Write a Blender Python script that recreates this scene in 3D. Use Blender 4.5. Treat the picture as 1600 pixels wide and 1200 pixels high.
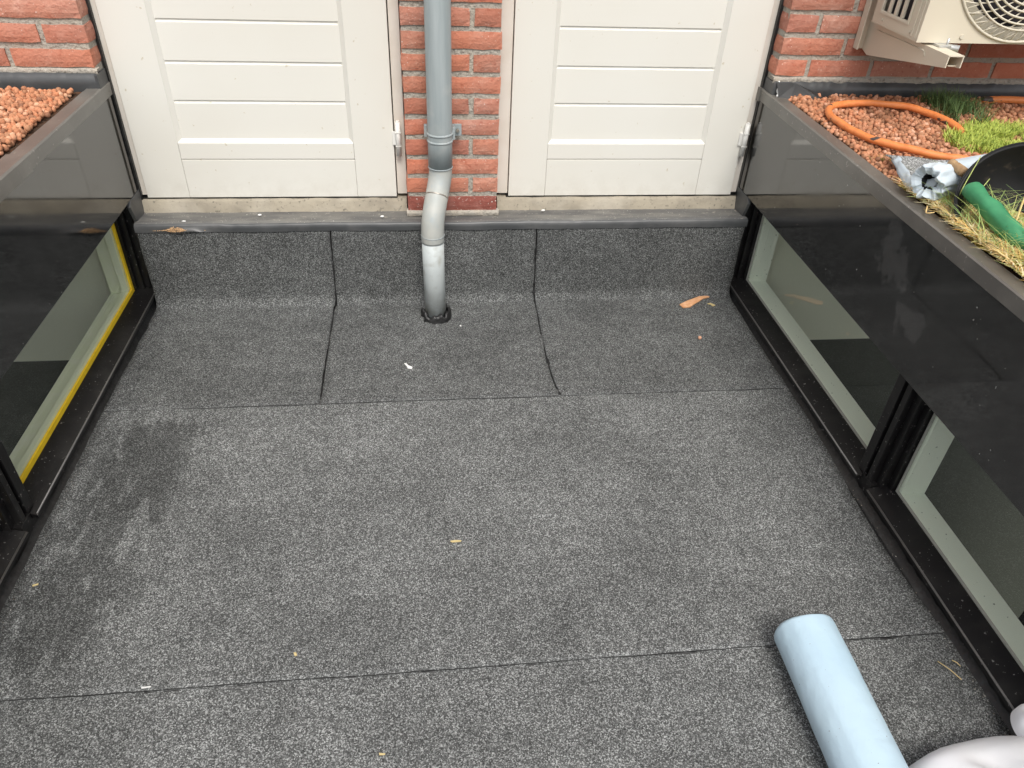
import bpy, bmesh, math, random
import numpy as np
from mathutils import Vector, Matrix, noise
random.seed(7); rng = np.random.default_rng(7)
S = bpy.context.scene
for o in list(bpy.data.objects): bpy.data.objects.remove(o)
COL = S.collection

# ------------------------------------------------------------------ camera
cam = bpy.data.cameras.new('camera'); co = bpy.data.objects.new('camera', cam); COL.objects.link(co)
r_ = Vector((0.99375222, -0.10444571, 0.03933991)); u_ = Vector((0.03229842, 0.60652229, 0.79441018)); f_ = Vector((0.10683326, 0.78817626, -0.6061063))
M_ = Matrix((r_, u_, -f_)).transposed().to_4x4(); M_.translation = Vector((0.89752, -2.41022, 1.42453)); co.matrix_world = M_
cam.sensor_width = 36; cam.lens = 1166.657/1600*36; cam.clip_start = .02; cam.clip_end = 500
S.camera = co

# ------------------------------------------------------------------ sky, sun, exposure
SUN_EL, SUN_AZ = math.radians(56), math.radians(176)
w = bpy.data.worlds.new('World'); S.world = w; w.use_nodes = True
nt = w.node_tree; bg = nt.nodes['Background']
sky = nt.nodes.new('ShaderNodeTexSky'); sky.sky_type = 'NISHITA'; sky.sun_disc = False
sky.sun_elevation = SUN_EL; sky.sun_rotation = SUN_AZ; sky.dust_density = 4; sky.air_density = 1.2
hs = nt.nodes.new('ShaderNodeHueSaturation'); hs.inputs['Saturation'].default_value = .35
nt.links.new(sky.outputs[0], hs.inputs['Color']); nt.links.new(hs.outputs[0], bg.inputs[0]); bg.inputs[1].default_value = .13
sd = bpy.data.lights.new('sun', 'SUN'); sd.energy = 1.5; sd.angle = math.radians(24); sd.color = (1, .965, .9)
so = bpy.data.objects.new('sun', sd); COL.objects.link(so)
sv = Vector((math.sin(SUN_AZ)*math.cos(SUN_EL), math.cos(SUN_AZ)*math.cos(SUN_EL), math.sin(SUN_EL)))
so.rotation_euler = sv.to_track_quat('Z', 'Y').to_euler(); so.location = (0, -2, 6)
S.view_settings.view_transform = 'Standard'; S.view_settings.look = 'None'
S.view_settings.exposure = .48; S.view_settings.gamma = 1; S.view_settings.use_curve_mapping = False

# ------------------------------------------------------------------ helpers
def obj(name, me, mats=None, parent=None, smooth=False):
    if isinstance(me, bmesh.types.BMesh):
        b = me; me = bpy.data.meshes.new(name); b.to_mesh(me); b.free()
    o = bpy.data.objects.new(name, me); COL.objects.link(o)
    for m in (mats if isinstance(mats, (list, tuple)) else [mats] if mats else []): me.materials.append(m)
    if parent: o.parent = parent
    if smooth: me.polygons.foreach_set('use_smooth', [True]*len(me.polygons))
    return o
def tag(o, label=None, cat=None, group=None, kind=None):
    if label: o['label'] = label
    if cat: o['category'] = cat
    if group: o['group'] = group
    if kind: o['kind'] = kind
    return o
def thing(name, label, cat, group=None, loc=(0, 0, 0)):
    o = bpy.data.objects.new(name, None); COL.objects.link(o); o.location = loc; o.empty_display_size = .1
    return tag(o, label, cat, group)
def keep(o, parent):            # parent without moving (parents sit at loc, children are built in world space)
    o.parent = parent; o.matrix_parent_inverse = Matrix.Translation(-parent.location); return o
def box(b, x0, x1, y0, y1, z0, z1, bev=0):
    if x0 > x1: x0, x1 = x1, x0
    if y0 > y1: y0, y1 = y1, y0
    v = [b.verts.new(p) for p in ((x0,y0,z0),(x1,y0,z0),(x1,y1,z0),(x0,y1,z0),(x0,y0,z1),(x1,y0,z1),(x1,y1,z1),(x0,y1,z1))]
    f = [b.faces.new([v[i] for i in q]) for q in ((3,2,1,0),(4,5,6,7),(0,1,5,4),(1,2,6,5),(2,3,7,6),(3,0,4,7))]
    if bev:
        es = list({e for q in f for e in q.edges})
        bmesh.ops.bevel(b, geom=es, offset=bev, segments=2, affect='EDGES', profile=.6)
    return f
def boxo(name, dims, m, parent=None, bev=.002):
    b = bmesh.new(); box(b, *dims, bev=bev); return obj(name, b, m, parent)
def prism(b, prof, y0, y1, ax='y'):   # closed profile [(x,z)] swept along y
    n = len(prof)
    A = [b.verts.new((p[0], y0, p[1])) for p in prof]; B = [b.verts.new((p[0], y1, p[1])) for p in prof]
    for i in range(n):
        j = (i+1) % n; b.faces.new((A[i], A[j], B[j], B[i]))
    b.faces.new(A[::-1]); b.faces.new(B)
    bmesh.ops.recalc_face_normals(b, faces=b.faces[:])
def tube(b, pts, rad, n=20, cap=True, rfun=None):
    pts = [Vector(p) for p in pts]; rings = []; up = Vector((0.13, .98, .1))
    for i, p in enumerate(pts):
        t = (pts[min(i+1, len(pts)-1)] - pts[max(i-1, 0)]).normalized()
        a = t.cross(up)
        if a.length < .1: a = t.cross(Vector((1, 0, 0)))
        a.normalize(); c = t.cross(a).normalized(); up = -a.cross(t) if False else up
        R = rad[i] if isinstance(rad, (list, tuple)) else rad
        ring = []
        for k in range(n):
            an = 2*math.pi*k/n; rr = R*(rfun(i, an) if rfun else 1)
            ring.append(b.verts.new(p + a*math.cos(an)*rr + c*math.sin(an)*rr))
        rings.append(ring)
    for i in range(len(rings)-1):
        for k in range(n):
            f = b.faces.new((rings[i][k], rings[i][(k+1) % n], rings[i+1][(k+1) % n], rings[i+1][k])); f.smooth = True
    if cap:
        b.faces.new(rings[0][::-1]); b.faces.new(rings[-1])
    return rings
def spline(pts, n=8):
    P = [Vector(p) for p in pts]; P = [P[0]*2-P[1]] + P + [P[-1]*2-P[-2]]; out = []
    for i in range(1, len(P)-2):
        for k in range(n):
            t = k/n; a, q, c, d = P[i-1], P[i], P[i+1], P[i+2]
            out.append(.5*((2*q) + (c-a)*t + (2*a-5*q+4*c-d)*t*t + (-a+3*q-3*c+d)*t**3))
    out.append(P[-2]); return out

# ------------------------------------------------------------------ materials
def mat(name, col, rough=.6, spec=.5, metal=0, bump=None, var=None, coat=0, ior=None, sheen=0):
    """bump=(scale,strength,distance); var=[(scale, lo, hi, colour2, detail)] noise mixes"""
    m = bpy.data.materials.new(name); m.use_nodes = True; N = m.node_tree; L = N.links; P = N.nodes['Principled BSDF']
    P.inputs['Roughness'].default_value = rough; P.inputs['Metallic'].default_value = metal
    P.inputs['Specular IOR Level'].default_value = spec; P.inputs['Coat Weight'].default_value = coat
    if ior: P.inputs['IOR'].default_value = ior
    if sheen: P.inputs['Sheen Weight'].default_value = sheen
    tc = N.nodes.new('ShaderNodeTexCoord'); geo = N.nodes.new('ShaderNodeNewGeometry')
    rgb = N.nodes.new('ShaderNodeRGB'); rgb.outputs[0].default_value = (*col, 1); cur = rgb.outputs[0]
    for v in (var or []):
        sc, lo, hi, c2, det = v[:5]
        tx = N.nodes.new('ShaderNodeTexNoise'); tx.inputs['Scale'].default_value = sc; tx.inputs['Detail'].default_value = det
        mp = N.nodes.new('ShaderNodeMapping'); L.new(geo.outputs['Position'], mp.inputs[0])
        if len(v) > 5: mp.inputs['Scale'].default_value = v[5]
        mp.inputs['Location'].default_value = (sc*.37, sc*.11, sc*.23)
        L.new(mp.outputs[0], tx.inputs['Vector'])
        rp = N.nodes.new('ShaderNodeMapRange'); rp.inputs[1].default_value = lo; rp.inputs[2].default_value = hi
        L.new(tx.outputs[0], rp.inputs[0])
        mx = N.nodes.new('ShaderNodeMix'); mx.data_type = 'RGBA'; L.new(rp.outputs[0], mx.inputs[0]); L.new(cur, mx.inputs[6])
        mx.inputs[7].default_value = (*c2, 1); cur = mx.outputs[2]
    L.new(cur, P.inputs['Base Color'])
    if bump:
        tx = N.nodes.new('ShaderNodeTexNoise'); tx.inputs['Scale'].default_value = bump[0]; tx.inputs['Detail'].default_value = 4
        L.new(geo.outputs['Position'], tx.inputs['Vector'])
        bp = N.nodes.new('ShaderNodeBump'); bp.inputs['Strength'].default_value = bump[1]; bp.inputs['Distance'].default_value = bump[2]
        L.new(tx.outputs[0], bp.inputs['Height']); L.new(bp.outputs[0], P.inputs['Normal'])
    m['out'] = 1
    return m
def rand_island(m, cols, amount=1.0):
    """per-piece colour variation multiplied over the base colour"""
    N = m.node_tree; L = N.links; P = N.nodes['Principled BSDF']; geo = N.nodes.new('ShaderNodeNewGeometry')
    rp = N.nodes.new('ShaderNodeValToRGB'); rp.color_ramp.interpolation = 'LINEAR'
    els = rp.color_ramp.elements
    while len(els) < len(cols): els.new(.5)
    for i, c in enumerate(cols): els[i].position = i/(len(cols)-1); els[i].color = (*c, 1)
    L.new(geo.outputs['Random Per Island'], rp.inputs[0])
    src = P.inputs['Base Color'].links[0].from_socket
    mx = N.nodes.new('ShaderNodeMix'); mx.data_type = 'RGBA'; mx.blend_type = 'MULTIPLY'; mx.inputs[0].default_value = amount
    L.new(src, mx.inputs[6]); L.new(rp.outputs[0], mx.inputs[7]); L.new(mx.outputs[2], P.inputs['Base Color'])
    return m

def felt_mat(name, k=1.0, stain=False):
    m = mat(name, (.05, .05, .052), .85, .25); N = m.node_tree; L = N.links; P = N.nodes['Principled BSDF']
    geo = N.nodes.new('ShaderNodeNewGeometry')
    def noi(scale, det, rough=.5):
        t = N.nodes.new('ShaderNodeTexNoise'); t.inputs['Scale'].default_value = scale; t.inputs['Detail'].default_value = det
        t.inputs['Roughness'].default_value = rough
        L.new(geo.outputs['Position'], t.inputs['Vector']); return t.outputs[0]
    def rng_(s, a, b_, c=0, d=1):
        r = N.nodes.new('ShaderNodeMapRange'); r.inputs[1].default_value = a; r.inputs[2].default_value = b_
        r.inputs[3].default_value = c; r.inputs[4].default_value = d; L.new(s, r.inputs[0]); return r.outputs[0]
    def mul(a, b_, op='MULTIPLY'):
        q = N.nodes.new('ShaderNodeMath'); q.operation = op
        for i, s in enumerate((a, b_)):
            if isinstance(s, (int, float)): q.inputs[i].default_value = s
            else: L.new(s, q.inputs[i])
        return q.outputs[0]
    vo = N.nodes.new('ShaderNodeTexVoronoi'); vo.inputs['Scale'].default_value = 480; L.new(geo.outputs['Position'], vo.inputs['Vector'])
    sep = N.nodes.new('ShaderNodeSeparateColor'); L.new(vo.outputs['Color'], sep.inputs[0])
    flake = mul(sep.outputs[0], 3.2, 'POWER')                      # few bright slate flakes
    flake2 = rng_(noi(330, 2), .35, .7)
    clump = rng_(noi(30, 4, .6), .3, .7, .84, 1.14)
    wp = N.nodes.new('ShaderNodeMapping'); wp.inputs['Scale'].default_value = (2.2, 17, 17); L.new(geo.outputs['Position'], wp.inputs[0])
    wt = N.nodes.new('ShaderNodeTexNoise'); wt.inputs['Scale'].default_value = 1; wt.inputs['Detail'].default_value = 4; L.new(wp.outputs[0], wt.inputs['Vector'])
    clump = mul(clump, rng_(wt.outputs[0], .3, .7, .94, 1.06))
    big = rng_(noi(3.2, 4, .6), .3, .7, .8, 1.16)
    v = mul(mul(flake, .25), mul(flake2, .062), 'ADD'); v = mul(v, .024, 'ADD'); v = mul(mul(v, clump), big)
    if stain:   # damp streaks near the left edge
        sx = N.nodes.new('ShaderNodeSeparateXYZ'); L.new(geo.outputs['Position'], sx.inputs[0])
        # distance from the line x = .17 + small tilt
        lin = mul(mul(sx.outputs[1], .09), .2, 'ADD')
        dx = mul(mul(sx.outputs[0], lin, 'SUBTRACT'), 1, 'MULTIPLY'); ab = mul(dx, 1, 'ABSOLUTE'); ab.node.operation = 'ABSOLUTE'
        band = rng_(ab, .21, .03)
        yb = mul(rng_(sx.outputs[1], -.64, -.72), rng_(sx.outputs[1], -1.62, -1.4), 'MULTIPLY')
        mp = N.nodes.new('ShaderNodeMapping'); mp.inputs['Scale'].default_value = (21, 6.5, 5); mp.inputs['Rotation'].default_value = (0, 0, -.12)
        L.new(geo.outputs['Position'], mp.inputs[0])
        t = N.nodes.new('ShaderNodeTexNoise'); t.inputs['Scale'].default_value = 1; t.inputs['Detail'].default_value = 6; t.inputs['Roughness'].default_value = .65
        t.inputs['Distortion'].default_value = .8
        L.new(mp.outputs[0], t.inputs['Vector'])
        st = rng_(mul(t.outputs[0], mul(mul(band, yb), .2), 'ADD'), .575, .65)
        st = mul(st, mul(band, yb)); v = mul(v, rng_(st, 0, .8, 1, .56))
        chalk = rng_(mul(noi(9, 5, .7), rng_(mul(N_dist(N, L, geo, (1.43, -.63, 0)), 1), .22, .02), 'MULTIPLY'), .3, .75, 0, .05); v = mul(v, chalk, 'ADD')
    v = mul(v, k)
    cb = N.nodes.new('ShaderNodeCombineColor')
    L.new(v, cb.inputs[0]); L.new(mul(v, 1.03), cb.inputs[1]); L.new(mul(v, 1.015), cb.inputs[2])
    L.new(cb.outputs[0], P.inputs['Base Color'])
    bp = N.nodes.new('ShaderNodeBump'); bp.inputs['Strength'].default_value = .5; bp.inputs['Distance'].default_value = .0015
    L.new(mul(flake, mul(noi(6, 3), 4), 'ADD'), bp.inputs['Height']); L.new(bp.outputs[0], P.inputs['Normal'])
    return m
def N_dist(N, L, geo, c):
    d = N.nodes.new('ShaderNodeVectorMath'); d.operation = 'DISTANCE'; d.inputs[1].default_value = c
    L.new(geo.outputs['Position'], d.inputs[0]); return d.outputs['Value']

FELT = felt_mat('felt', .98); FELT_MAIN = felt_mat('felt_main', 1.28, True)
BITUMEN = mat('bitumen', (.012, .012, .012), .45, .5, bump=(120, .6, .003), var=[(40, .5, .75, (.035, .035, .035), 4)])
FLANGE = mat('bitumen_flange', (.014, .014, .015), .55, .4, bump=(160, .5, .002), var=[(260, .58, .7, (.09, .09, .09), 1), (9, .45, .7, (.03, .03, .031), 4)])
BRICK = rand_island(mat('brick', (.47, .215, .15), .85, .3, bump=(140, .7, .004),
        var=[(26, .5, .75, (.58, .32, .24), 5), (70, .55, .8, (.33, .10, .065), 4), (190, .68, .74, (.72, .62, .55), 2), (5, .4, .8, (.54, .19, .11), 2)]),
        [(.78, .74, .76), (1, 1, 1), (1.12, 1.0, .95), (.9, .86, .9), (1.08, 1.12, 1.15)])
BRICK_DARK = mat('dark_brick', (.27, .085, .065), .85, .3, bump=(140, .7, .004), var=[(30, .5, .75, (.36, .15, .12), 5), (150, .66, .72, (.7, .62, .56), 2)])
MORTAR = mat('mortar', (.40, .37, .32), .95, .2, bump=(90, 1, .008), var=[(22, .45, .7, (.44, .39, .32), 5), (120, .55, .75, (.22, .2, .17), 3)])
PAINT = mat('white_paint', (.76, .745, .685), .42, .4, bump=(7, .05, .002), var=[(2.2, .35, .75, (.735, .71, .64), 3), (55, .73, .78, (.6, .55, .44), 2)])
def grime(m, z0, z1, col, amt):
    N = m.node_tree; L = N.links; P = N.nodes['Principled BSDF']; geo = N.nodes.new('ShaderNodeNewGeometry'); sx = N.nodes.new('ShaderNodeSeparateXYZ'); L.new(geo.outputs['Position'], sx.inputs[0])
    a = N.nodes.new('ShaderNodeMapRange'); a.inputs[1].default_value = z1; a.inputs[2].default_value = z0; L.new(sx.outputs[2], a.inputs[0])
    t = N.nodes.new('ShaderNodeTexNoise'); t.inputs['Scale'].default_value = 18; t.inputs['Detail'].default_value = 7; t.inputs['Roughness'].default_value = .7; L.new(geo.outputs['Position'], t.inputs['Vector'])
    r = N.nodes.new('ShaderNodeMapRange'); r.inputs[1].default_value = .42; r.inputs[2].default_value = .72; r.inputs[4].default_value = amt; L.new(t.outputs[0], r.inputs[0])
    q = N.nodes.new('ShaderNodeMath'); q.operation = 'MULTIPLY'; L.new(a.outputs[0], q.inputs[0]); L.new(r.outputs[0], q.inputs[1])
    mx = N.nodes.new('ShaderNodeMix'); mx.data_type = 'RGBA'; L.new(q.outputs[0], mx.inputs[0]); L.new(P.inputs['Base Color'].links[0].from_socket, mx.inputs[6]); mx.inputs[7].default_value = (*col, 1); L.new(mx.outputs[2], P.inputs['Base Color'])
grime(PAINT, .36, .45, (.50, .46, .38), .34)
FRAMEPAINT = mat('frame_paint', (.72, .67, .60), .45, .4, var=[(14, .4, .75, (.66, .60, .52), 4)])
CONCRETE = mat('concrete', (.36, .32, .25), .9, .25, bump=(60, .8, .004), var=[(14, .4, .7, (.27, .24, .19), 5), (90, .6, .75, (.12, .11, .09), 4, (1, 1, 1)), (6, .5, .75, (.45, .41, .34), 3)])
LEAD = mat('lead', (.105, .105, .105), .5, .5, bump=(24, .5, .004), var=[(7, .42, .7, (.19, .185, .17), 5, (1, 3, 1)), (50, .62, .75, (.33, .31, .27), 5), (230, .72, .76, (.7, .68, .62), 1)])
LEAD_LIP = mat('lead_lip', (.055, .058, .06), .4, .5, bump=(20, .4, .004), var=[(9, .45, .75, (.11, .11, .11), 5)])
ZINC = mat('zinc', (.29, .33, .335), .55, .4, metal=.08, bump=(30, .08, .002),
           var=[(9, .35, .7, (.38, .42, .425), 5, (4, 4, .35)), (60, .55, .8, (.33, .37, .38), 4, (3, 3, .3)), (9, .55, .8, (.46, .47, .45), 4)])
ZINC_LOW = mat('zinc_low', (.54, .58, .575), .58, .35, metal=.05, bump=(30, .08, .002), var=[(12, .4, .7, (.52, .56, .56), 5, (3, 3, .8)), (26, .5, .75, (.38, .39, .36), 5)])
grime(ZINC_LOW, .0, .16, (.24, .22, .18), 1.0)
ZINC_ELBOW = mat('zinc_elbow', (.36, .385, .375), .55, .4, metal=.06, bump=(30, .1, .002), var=[(11, .4, .7, (.48, .475, .43), 5), (45, .6, .8, (.36, .40, .41), 4)])
def gloss_black(name, base, r0, r1, ior, refl_patches=None):
    m = mat(name, base, r0, .5, ior=ior, bump=(2.5, .02, .01)); N = m.node_tree; L = N.links; P = N.nodes['Principled BSDF']
    geo = N.nodes.new('ShaderNodeNewGeometry')
    t = N.nodes.new('ShaderNodeTexNoise'); t.inputs['Scale'].default_value = 5; t.inputs['Detail'].default_value = 6; t.inputs['Roughness'].default_value = .65
    mp = N.nodes.new('ShaderNodeMapping'); mp.inputs['Scale'].default_value = (1, 1, 1.6); L.new(geo.outputs['Position'], mp.inputs[0]); L.new(mp.outputs[0], t.inputs['Vector'])
    r = N.nodes.new('ShaderNodeMapRange'); r.inputs[1].default_value = .35; r.inputs[2].default_value = .75; r.inputs[3].default_value = r0; r.inputs[4].default_value = r1
    L.new(t.outputs[0], r.inputs[0]); L.new(r.outputs[0], P.inputs['Roughness'])
    # dust specks
    v = N.nodes.new('ShaderNodeTexNoise'); v.inputs['Scale'].default_value = 95; v.inputs['Detail'].default_value = 2; L.new(geo.outputs['Position'], v.inputs['Vector'])
    s = N.nodes.new('ShaderNodeMapRange'); s.inputs[1].default_value = .755; s.inputs[2].default_value = .78; L.new(v.outputs[0], s.inputs[0])
    mx = N.nodes.new('ShaderNodeMix'); mx.data_type = 'RGBA'; mx.inputs[6].default_value = (*base, 1); mx.inputs[7].default_value = (.35, .34, .32, 1)
    dm = N.nodes.new('ShaderNodeMapping'); dm.inputs['Scale'].default_value = (1, 26, 2.2); L.new(geo.outputs['Position'], dm.inputs[0])
    dn = N.nodes.new('ShaderNodeTexNoise'); dn.inputs['Scale'].default_value = 1; dn.inputs['Detail'].default_value = 6; dn.inputs['Roughness'].default_value = .7; L.new(dm.outputs[0], dn.inputs['Vector'])
    dr = N.nodes.new('ShaderNodeMapRange'); dr.inputs[1].default_value = .56; dr.inputs[2].default_value = .8; dr.inputs[4].default_value = .045; L.new(dn.outputs[0], dr.inputs[0])
    dx = N.nodes.new('ShaderNodeMath'); dx.operation = 'MAXIMUM'; L.new(dr.outputs[0], dx.inputs[0]); L.new(s.outputs[0], dx.inputs[1])
    L.new(dx.outputs[0], mx.inputs[0]); last = mx.outputs[2]
    if refl_patches:   # ragged pale reflection painted into the base colour
        for c, rad in refl_patches:
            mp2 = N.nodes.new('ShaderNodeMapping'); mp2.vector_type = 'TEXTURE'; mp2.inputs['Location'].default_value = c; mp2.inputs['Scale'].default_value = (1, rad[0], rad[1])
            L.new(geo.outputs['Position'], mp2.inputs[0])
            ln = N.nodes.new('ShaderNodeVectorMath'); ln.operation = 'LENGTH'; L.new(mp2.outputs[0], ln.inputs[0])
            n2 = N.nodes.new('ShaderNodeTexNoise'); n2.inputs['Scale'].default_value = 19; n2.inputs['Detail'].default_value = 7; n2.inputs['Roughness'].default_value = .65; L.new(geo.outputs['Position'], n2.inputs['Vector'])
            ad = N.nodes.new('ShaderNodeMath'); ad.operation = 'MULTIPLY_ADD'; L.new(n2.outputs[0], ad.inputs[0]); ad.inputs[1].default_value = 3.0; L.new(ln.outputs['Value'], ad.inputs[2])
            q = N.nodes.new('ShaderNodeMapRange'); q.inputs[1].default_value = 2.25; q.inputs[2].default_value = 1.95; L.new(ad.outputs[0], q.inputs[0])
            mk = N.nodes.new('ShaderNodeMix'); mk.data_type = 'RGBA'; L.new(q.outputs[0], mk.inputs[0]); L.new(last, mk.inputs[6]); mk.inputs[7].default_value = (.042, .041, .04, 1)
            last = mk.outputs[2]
    L.new(last, P.inputs['Base Color']); return m
FASCIA = gloss_black('fascia_black', (.004, .004, .004), .04, .14, 2.05, refl_patches=[((2.0245, -.88, .60), (.10, .085)), ((2.0245, -1.03, .50), (.09, .05))])
FASCIA_L = gloss_black('fascia_black_left', (.004, .004, .004), .04, .14, 2.05)
CAP = mat('cap_metal', (.12, .112, .10), .34, .6, bump=(9, .12, .004), var=[(10, .45, .75, (.18, .17, .15), 5), (120, .68, .74, (.3, .28, .25), 2)], ior=1.7)
BLACKFRAME = mat('black_frame', (.008, .0075, .0078), .33, .4, bump=(45, .25, .003), var=[(130, .675, .71, (.25, .24, .23), 3), (12, .5, .75, (.02, .019, .018), 5)])
NOSING = mat('nosing_edge', (.13, .125, .12), .3, .6, var=[(40, .5, .7, (.12, .11, .1), 3)])
YELLOW = mat('yellow_strip', (.95, .64, .03), .55, .4, bump=(160, .4, .002), var=[(60, .5, .75, (.86, .55, .02), 4)])
GREYSEAL = mat('grey_seal', (.33, .33, .29), .6, .3)
REVEAL_R = mat('pale_green_board', (.90, .95, .84), .5, .4, var=[(90, .70, .73, (.22, .26, .2), 2)])
REVEAL_L = mat('pale_yellow_green_board', (.88, .93, .72), .5, .4, var=[(20, .45, .75, (.92,.95,.80), 3)])
ROOM = mat('room_wall', (.78, .80, .66), .85, .2)
ROOM_LIGHT = mat('room_light', (.75, .74, .70), .85, .2)
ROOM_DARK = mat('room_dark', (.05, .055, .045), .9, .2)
SOIL = mat('soil', (.075, .05, .035), .95, .1, bump=(120, 1, .01), var=[(60, .45, .7, (.14, .07, .04), 4)])
CLAY = rand_island(mat('clay', (.41, .235, .15), .9, .15, bump=(350, .5, .002), var=[(300, .5, .75, (.55, .30, .2), 3)]),
        [(.5, .45, .42), (.95, .82, .72), (1.15, .92, .8), (1.3, 1.15, 1.05), (.8, .7, .6), (1.25, .9, .72), (1.5, 1.6, 1.7)])
CLAY_L = rand_island(mat('clay_left', (.45, .25, .155), .9, .15, bump=(350, .5, .002), var=[(300, .5, .75, (.62, .30, .18), 3)]),
        [(.55, .5, .5), (1, .85, .75), (1.15, .95, .85), (1.2, 1.1, 1), (.8, .75, .7), (1.2, .9, .75), (1.4, 1.6, 1.7)])
HOSE = mat('orange_hose', (.78, .26, .08), .45, .5, bump=(60, .15, .002), var=[(35, .5, .8, (.62, .16, .04), 4), (17, .63, .65, (.07, .055, .05), 5, (1, 1, 2))])
GRASSD = rand_island(mat('dark_grass', (.10, .17, .06), .6, .3), [(.6, .6, .6), (1, 1, 1), (1.5, 1.3, 1.1)])
GRASSL = rand_island(mat('light_grass', (.42, .50, .10), .6, .3), [(.55, .65, .6), (1, 1, 1), (1.25, 1.15, 1.1), (.8, .9, .8)])
STRAW = rand_island(mat('straw', (.88, .70, .33), .7, .3), [(.75, .7, .7), (1.15, 1, .8), (1.1, 1.2, 1.8), (.6, .85, .7), (1.2, .9, .6)])
STALK = rand_island(mat('stalk', (.38, .46, .17), .6, .3), [(.9, 1.1, .9), (1.3, 1.05, 1.0), (.7, 1, .9)])
MOSS = mat('moss', (.46, .34, .09), .95, .1, bump=(90, 1, .02), var=[(30, .4, .7, (.42, .36, .08), 5), (60, .55, .7, (.14, .09, .04), 4)])
BLUE = mat('blue_film', (.50, .63, .74), .5, .35, bump=(34, .35, .006), var=[(6, .35, .7, (.58, .73, .79), 4), (2.5, .4, .7, (.46, .62, .73), 2), (190, .74, .77, (.2, .2, .2), 2)])
BLUE2 = mat('blue_grey_film', (.48, .56, .62), .5, .35, bump=(22, .3, .012), var=[(9, .4, .7, (.62, .69, .73), 4)])
BUCKET = mat('black_plastic', (.008, .008, .009), .6, .3, bump=(30, .1, .002), var=[(40, .58, .75, (.05, .04, .03), 5)])
GREENP = mat('green_plastic', (.045, .22, .10), .5, .4, bump=(28, .3, .006), var=[(18, .4, .7, (.07, .33, .15), 4)])
WOOD = mat('wood', (.42, .28, .15), .7, .3, var=[(60, .4, .7, (.28, .17, .09), 4)])
ORANGEWOOD = mat('orange_wood', (.66, .33, .16), .8, .2, bump=(200, .4, .002), var=[(70, .4, .7, (.74, .45, .27), 4, (1, 1, 1))])
CHIP = mat('pale_chip', (.60, .48, .24), .8, .2)
WHITECHIP = mat('white_chip', (.8, .8, .78), .6, .3)
CLOTH = mat('white_cloth', (.93, .94, .96), .9, .2, bump=(500, .15, .001), var=[(5, .4, .7, (.90, .90, .93), 3)])
ACW = mat('beige_metal', (.66, .60, .48), .45, .4, bump=(300, .04, .001), var=[(5, .4, .75, (.62, .555, .44), 3)])
ACP = mat('beige_plastic', (.64, .59, .48), .5, .4)
ACDARK = mat('dark_inside', (.045, .04, .045), .7, .3)
SILVER = mat('galvanised_bolt', (.6, .6, .58), .35, .5, metal=.6)
SCREW = mat('screw_metal', (.5, .46, .4), .35, .5, metal=.8)
WHITEP = mat('white_hinge', (.74, .73, .69), .4, .5)

GLASS = bpy.data.materials.new('glass'); GLASS.use_nodes = True
N = GLASS.node_tree; L = N.links; N.nodes.remove(N.nodes['Principled BSDF']); out = N.nodes['Material Output']
tr = N.nodes.new('ShaderNodeBsdfTransparent'); tr.inputs[0].default_value = (.95, .97, .93, 1)
gl = N.nodes.new('ShaderNodeBsdfGlossy'); gl.inputs['Roughness'].default_value = .015; gl.inputs[0].default_value = (.9, .93, .9, 1)
ge = N.nodes.new('ShaderNodeNewGeometry'); dt = N.nodes.new('ShaderNodeVectorMath'); dt.operation = 'DOT_PRODUCT'; L.new(ge.outputs['Incoming'], dt.inputs[0]); L.new(ge.outputs['Normal'], dt.inputs[1])
def mth(op, a, b_=None):
    q = N.nodes.new('ShaderNodeMath'); q.operation = op
    for i, v in enumerate((a, b_)):
        if v is None: continue
        if isinstance(v, (int, float)): q.inputs[i].default_value = v
        else: L.new(v, q.inputs[i])
    return q.outputs[0]
fr = mth('ADD', mth('MULTIPLY', mth('POWER', mth('SUBTRACT', 1, mth('ABSOLUTE', dt.outputs['Value'])), 5), .9), .075)
mx = N.nodes.new('ShaderNodeMixShader'); L.new(fr, mx.inputs[0]); L.new(tr.outputs[0], mx.inputs[1]); L.new(gl.outputs[0], mx.inputs[2]); L.new(mx.outputs[0], out.inputs[0])

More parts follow.
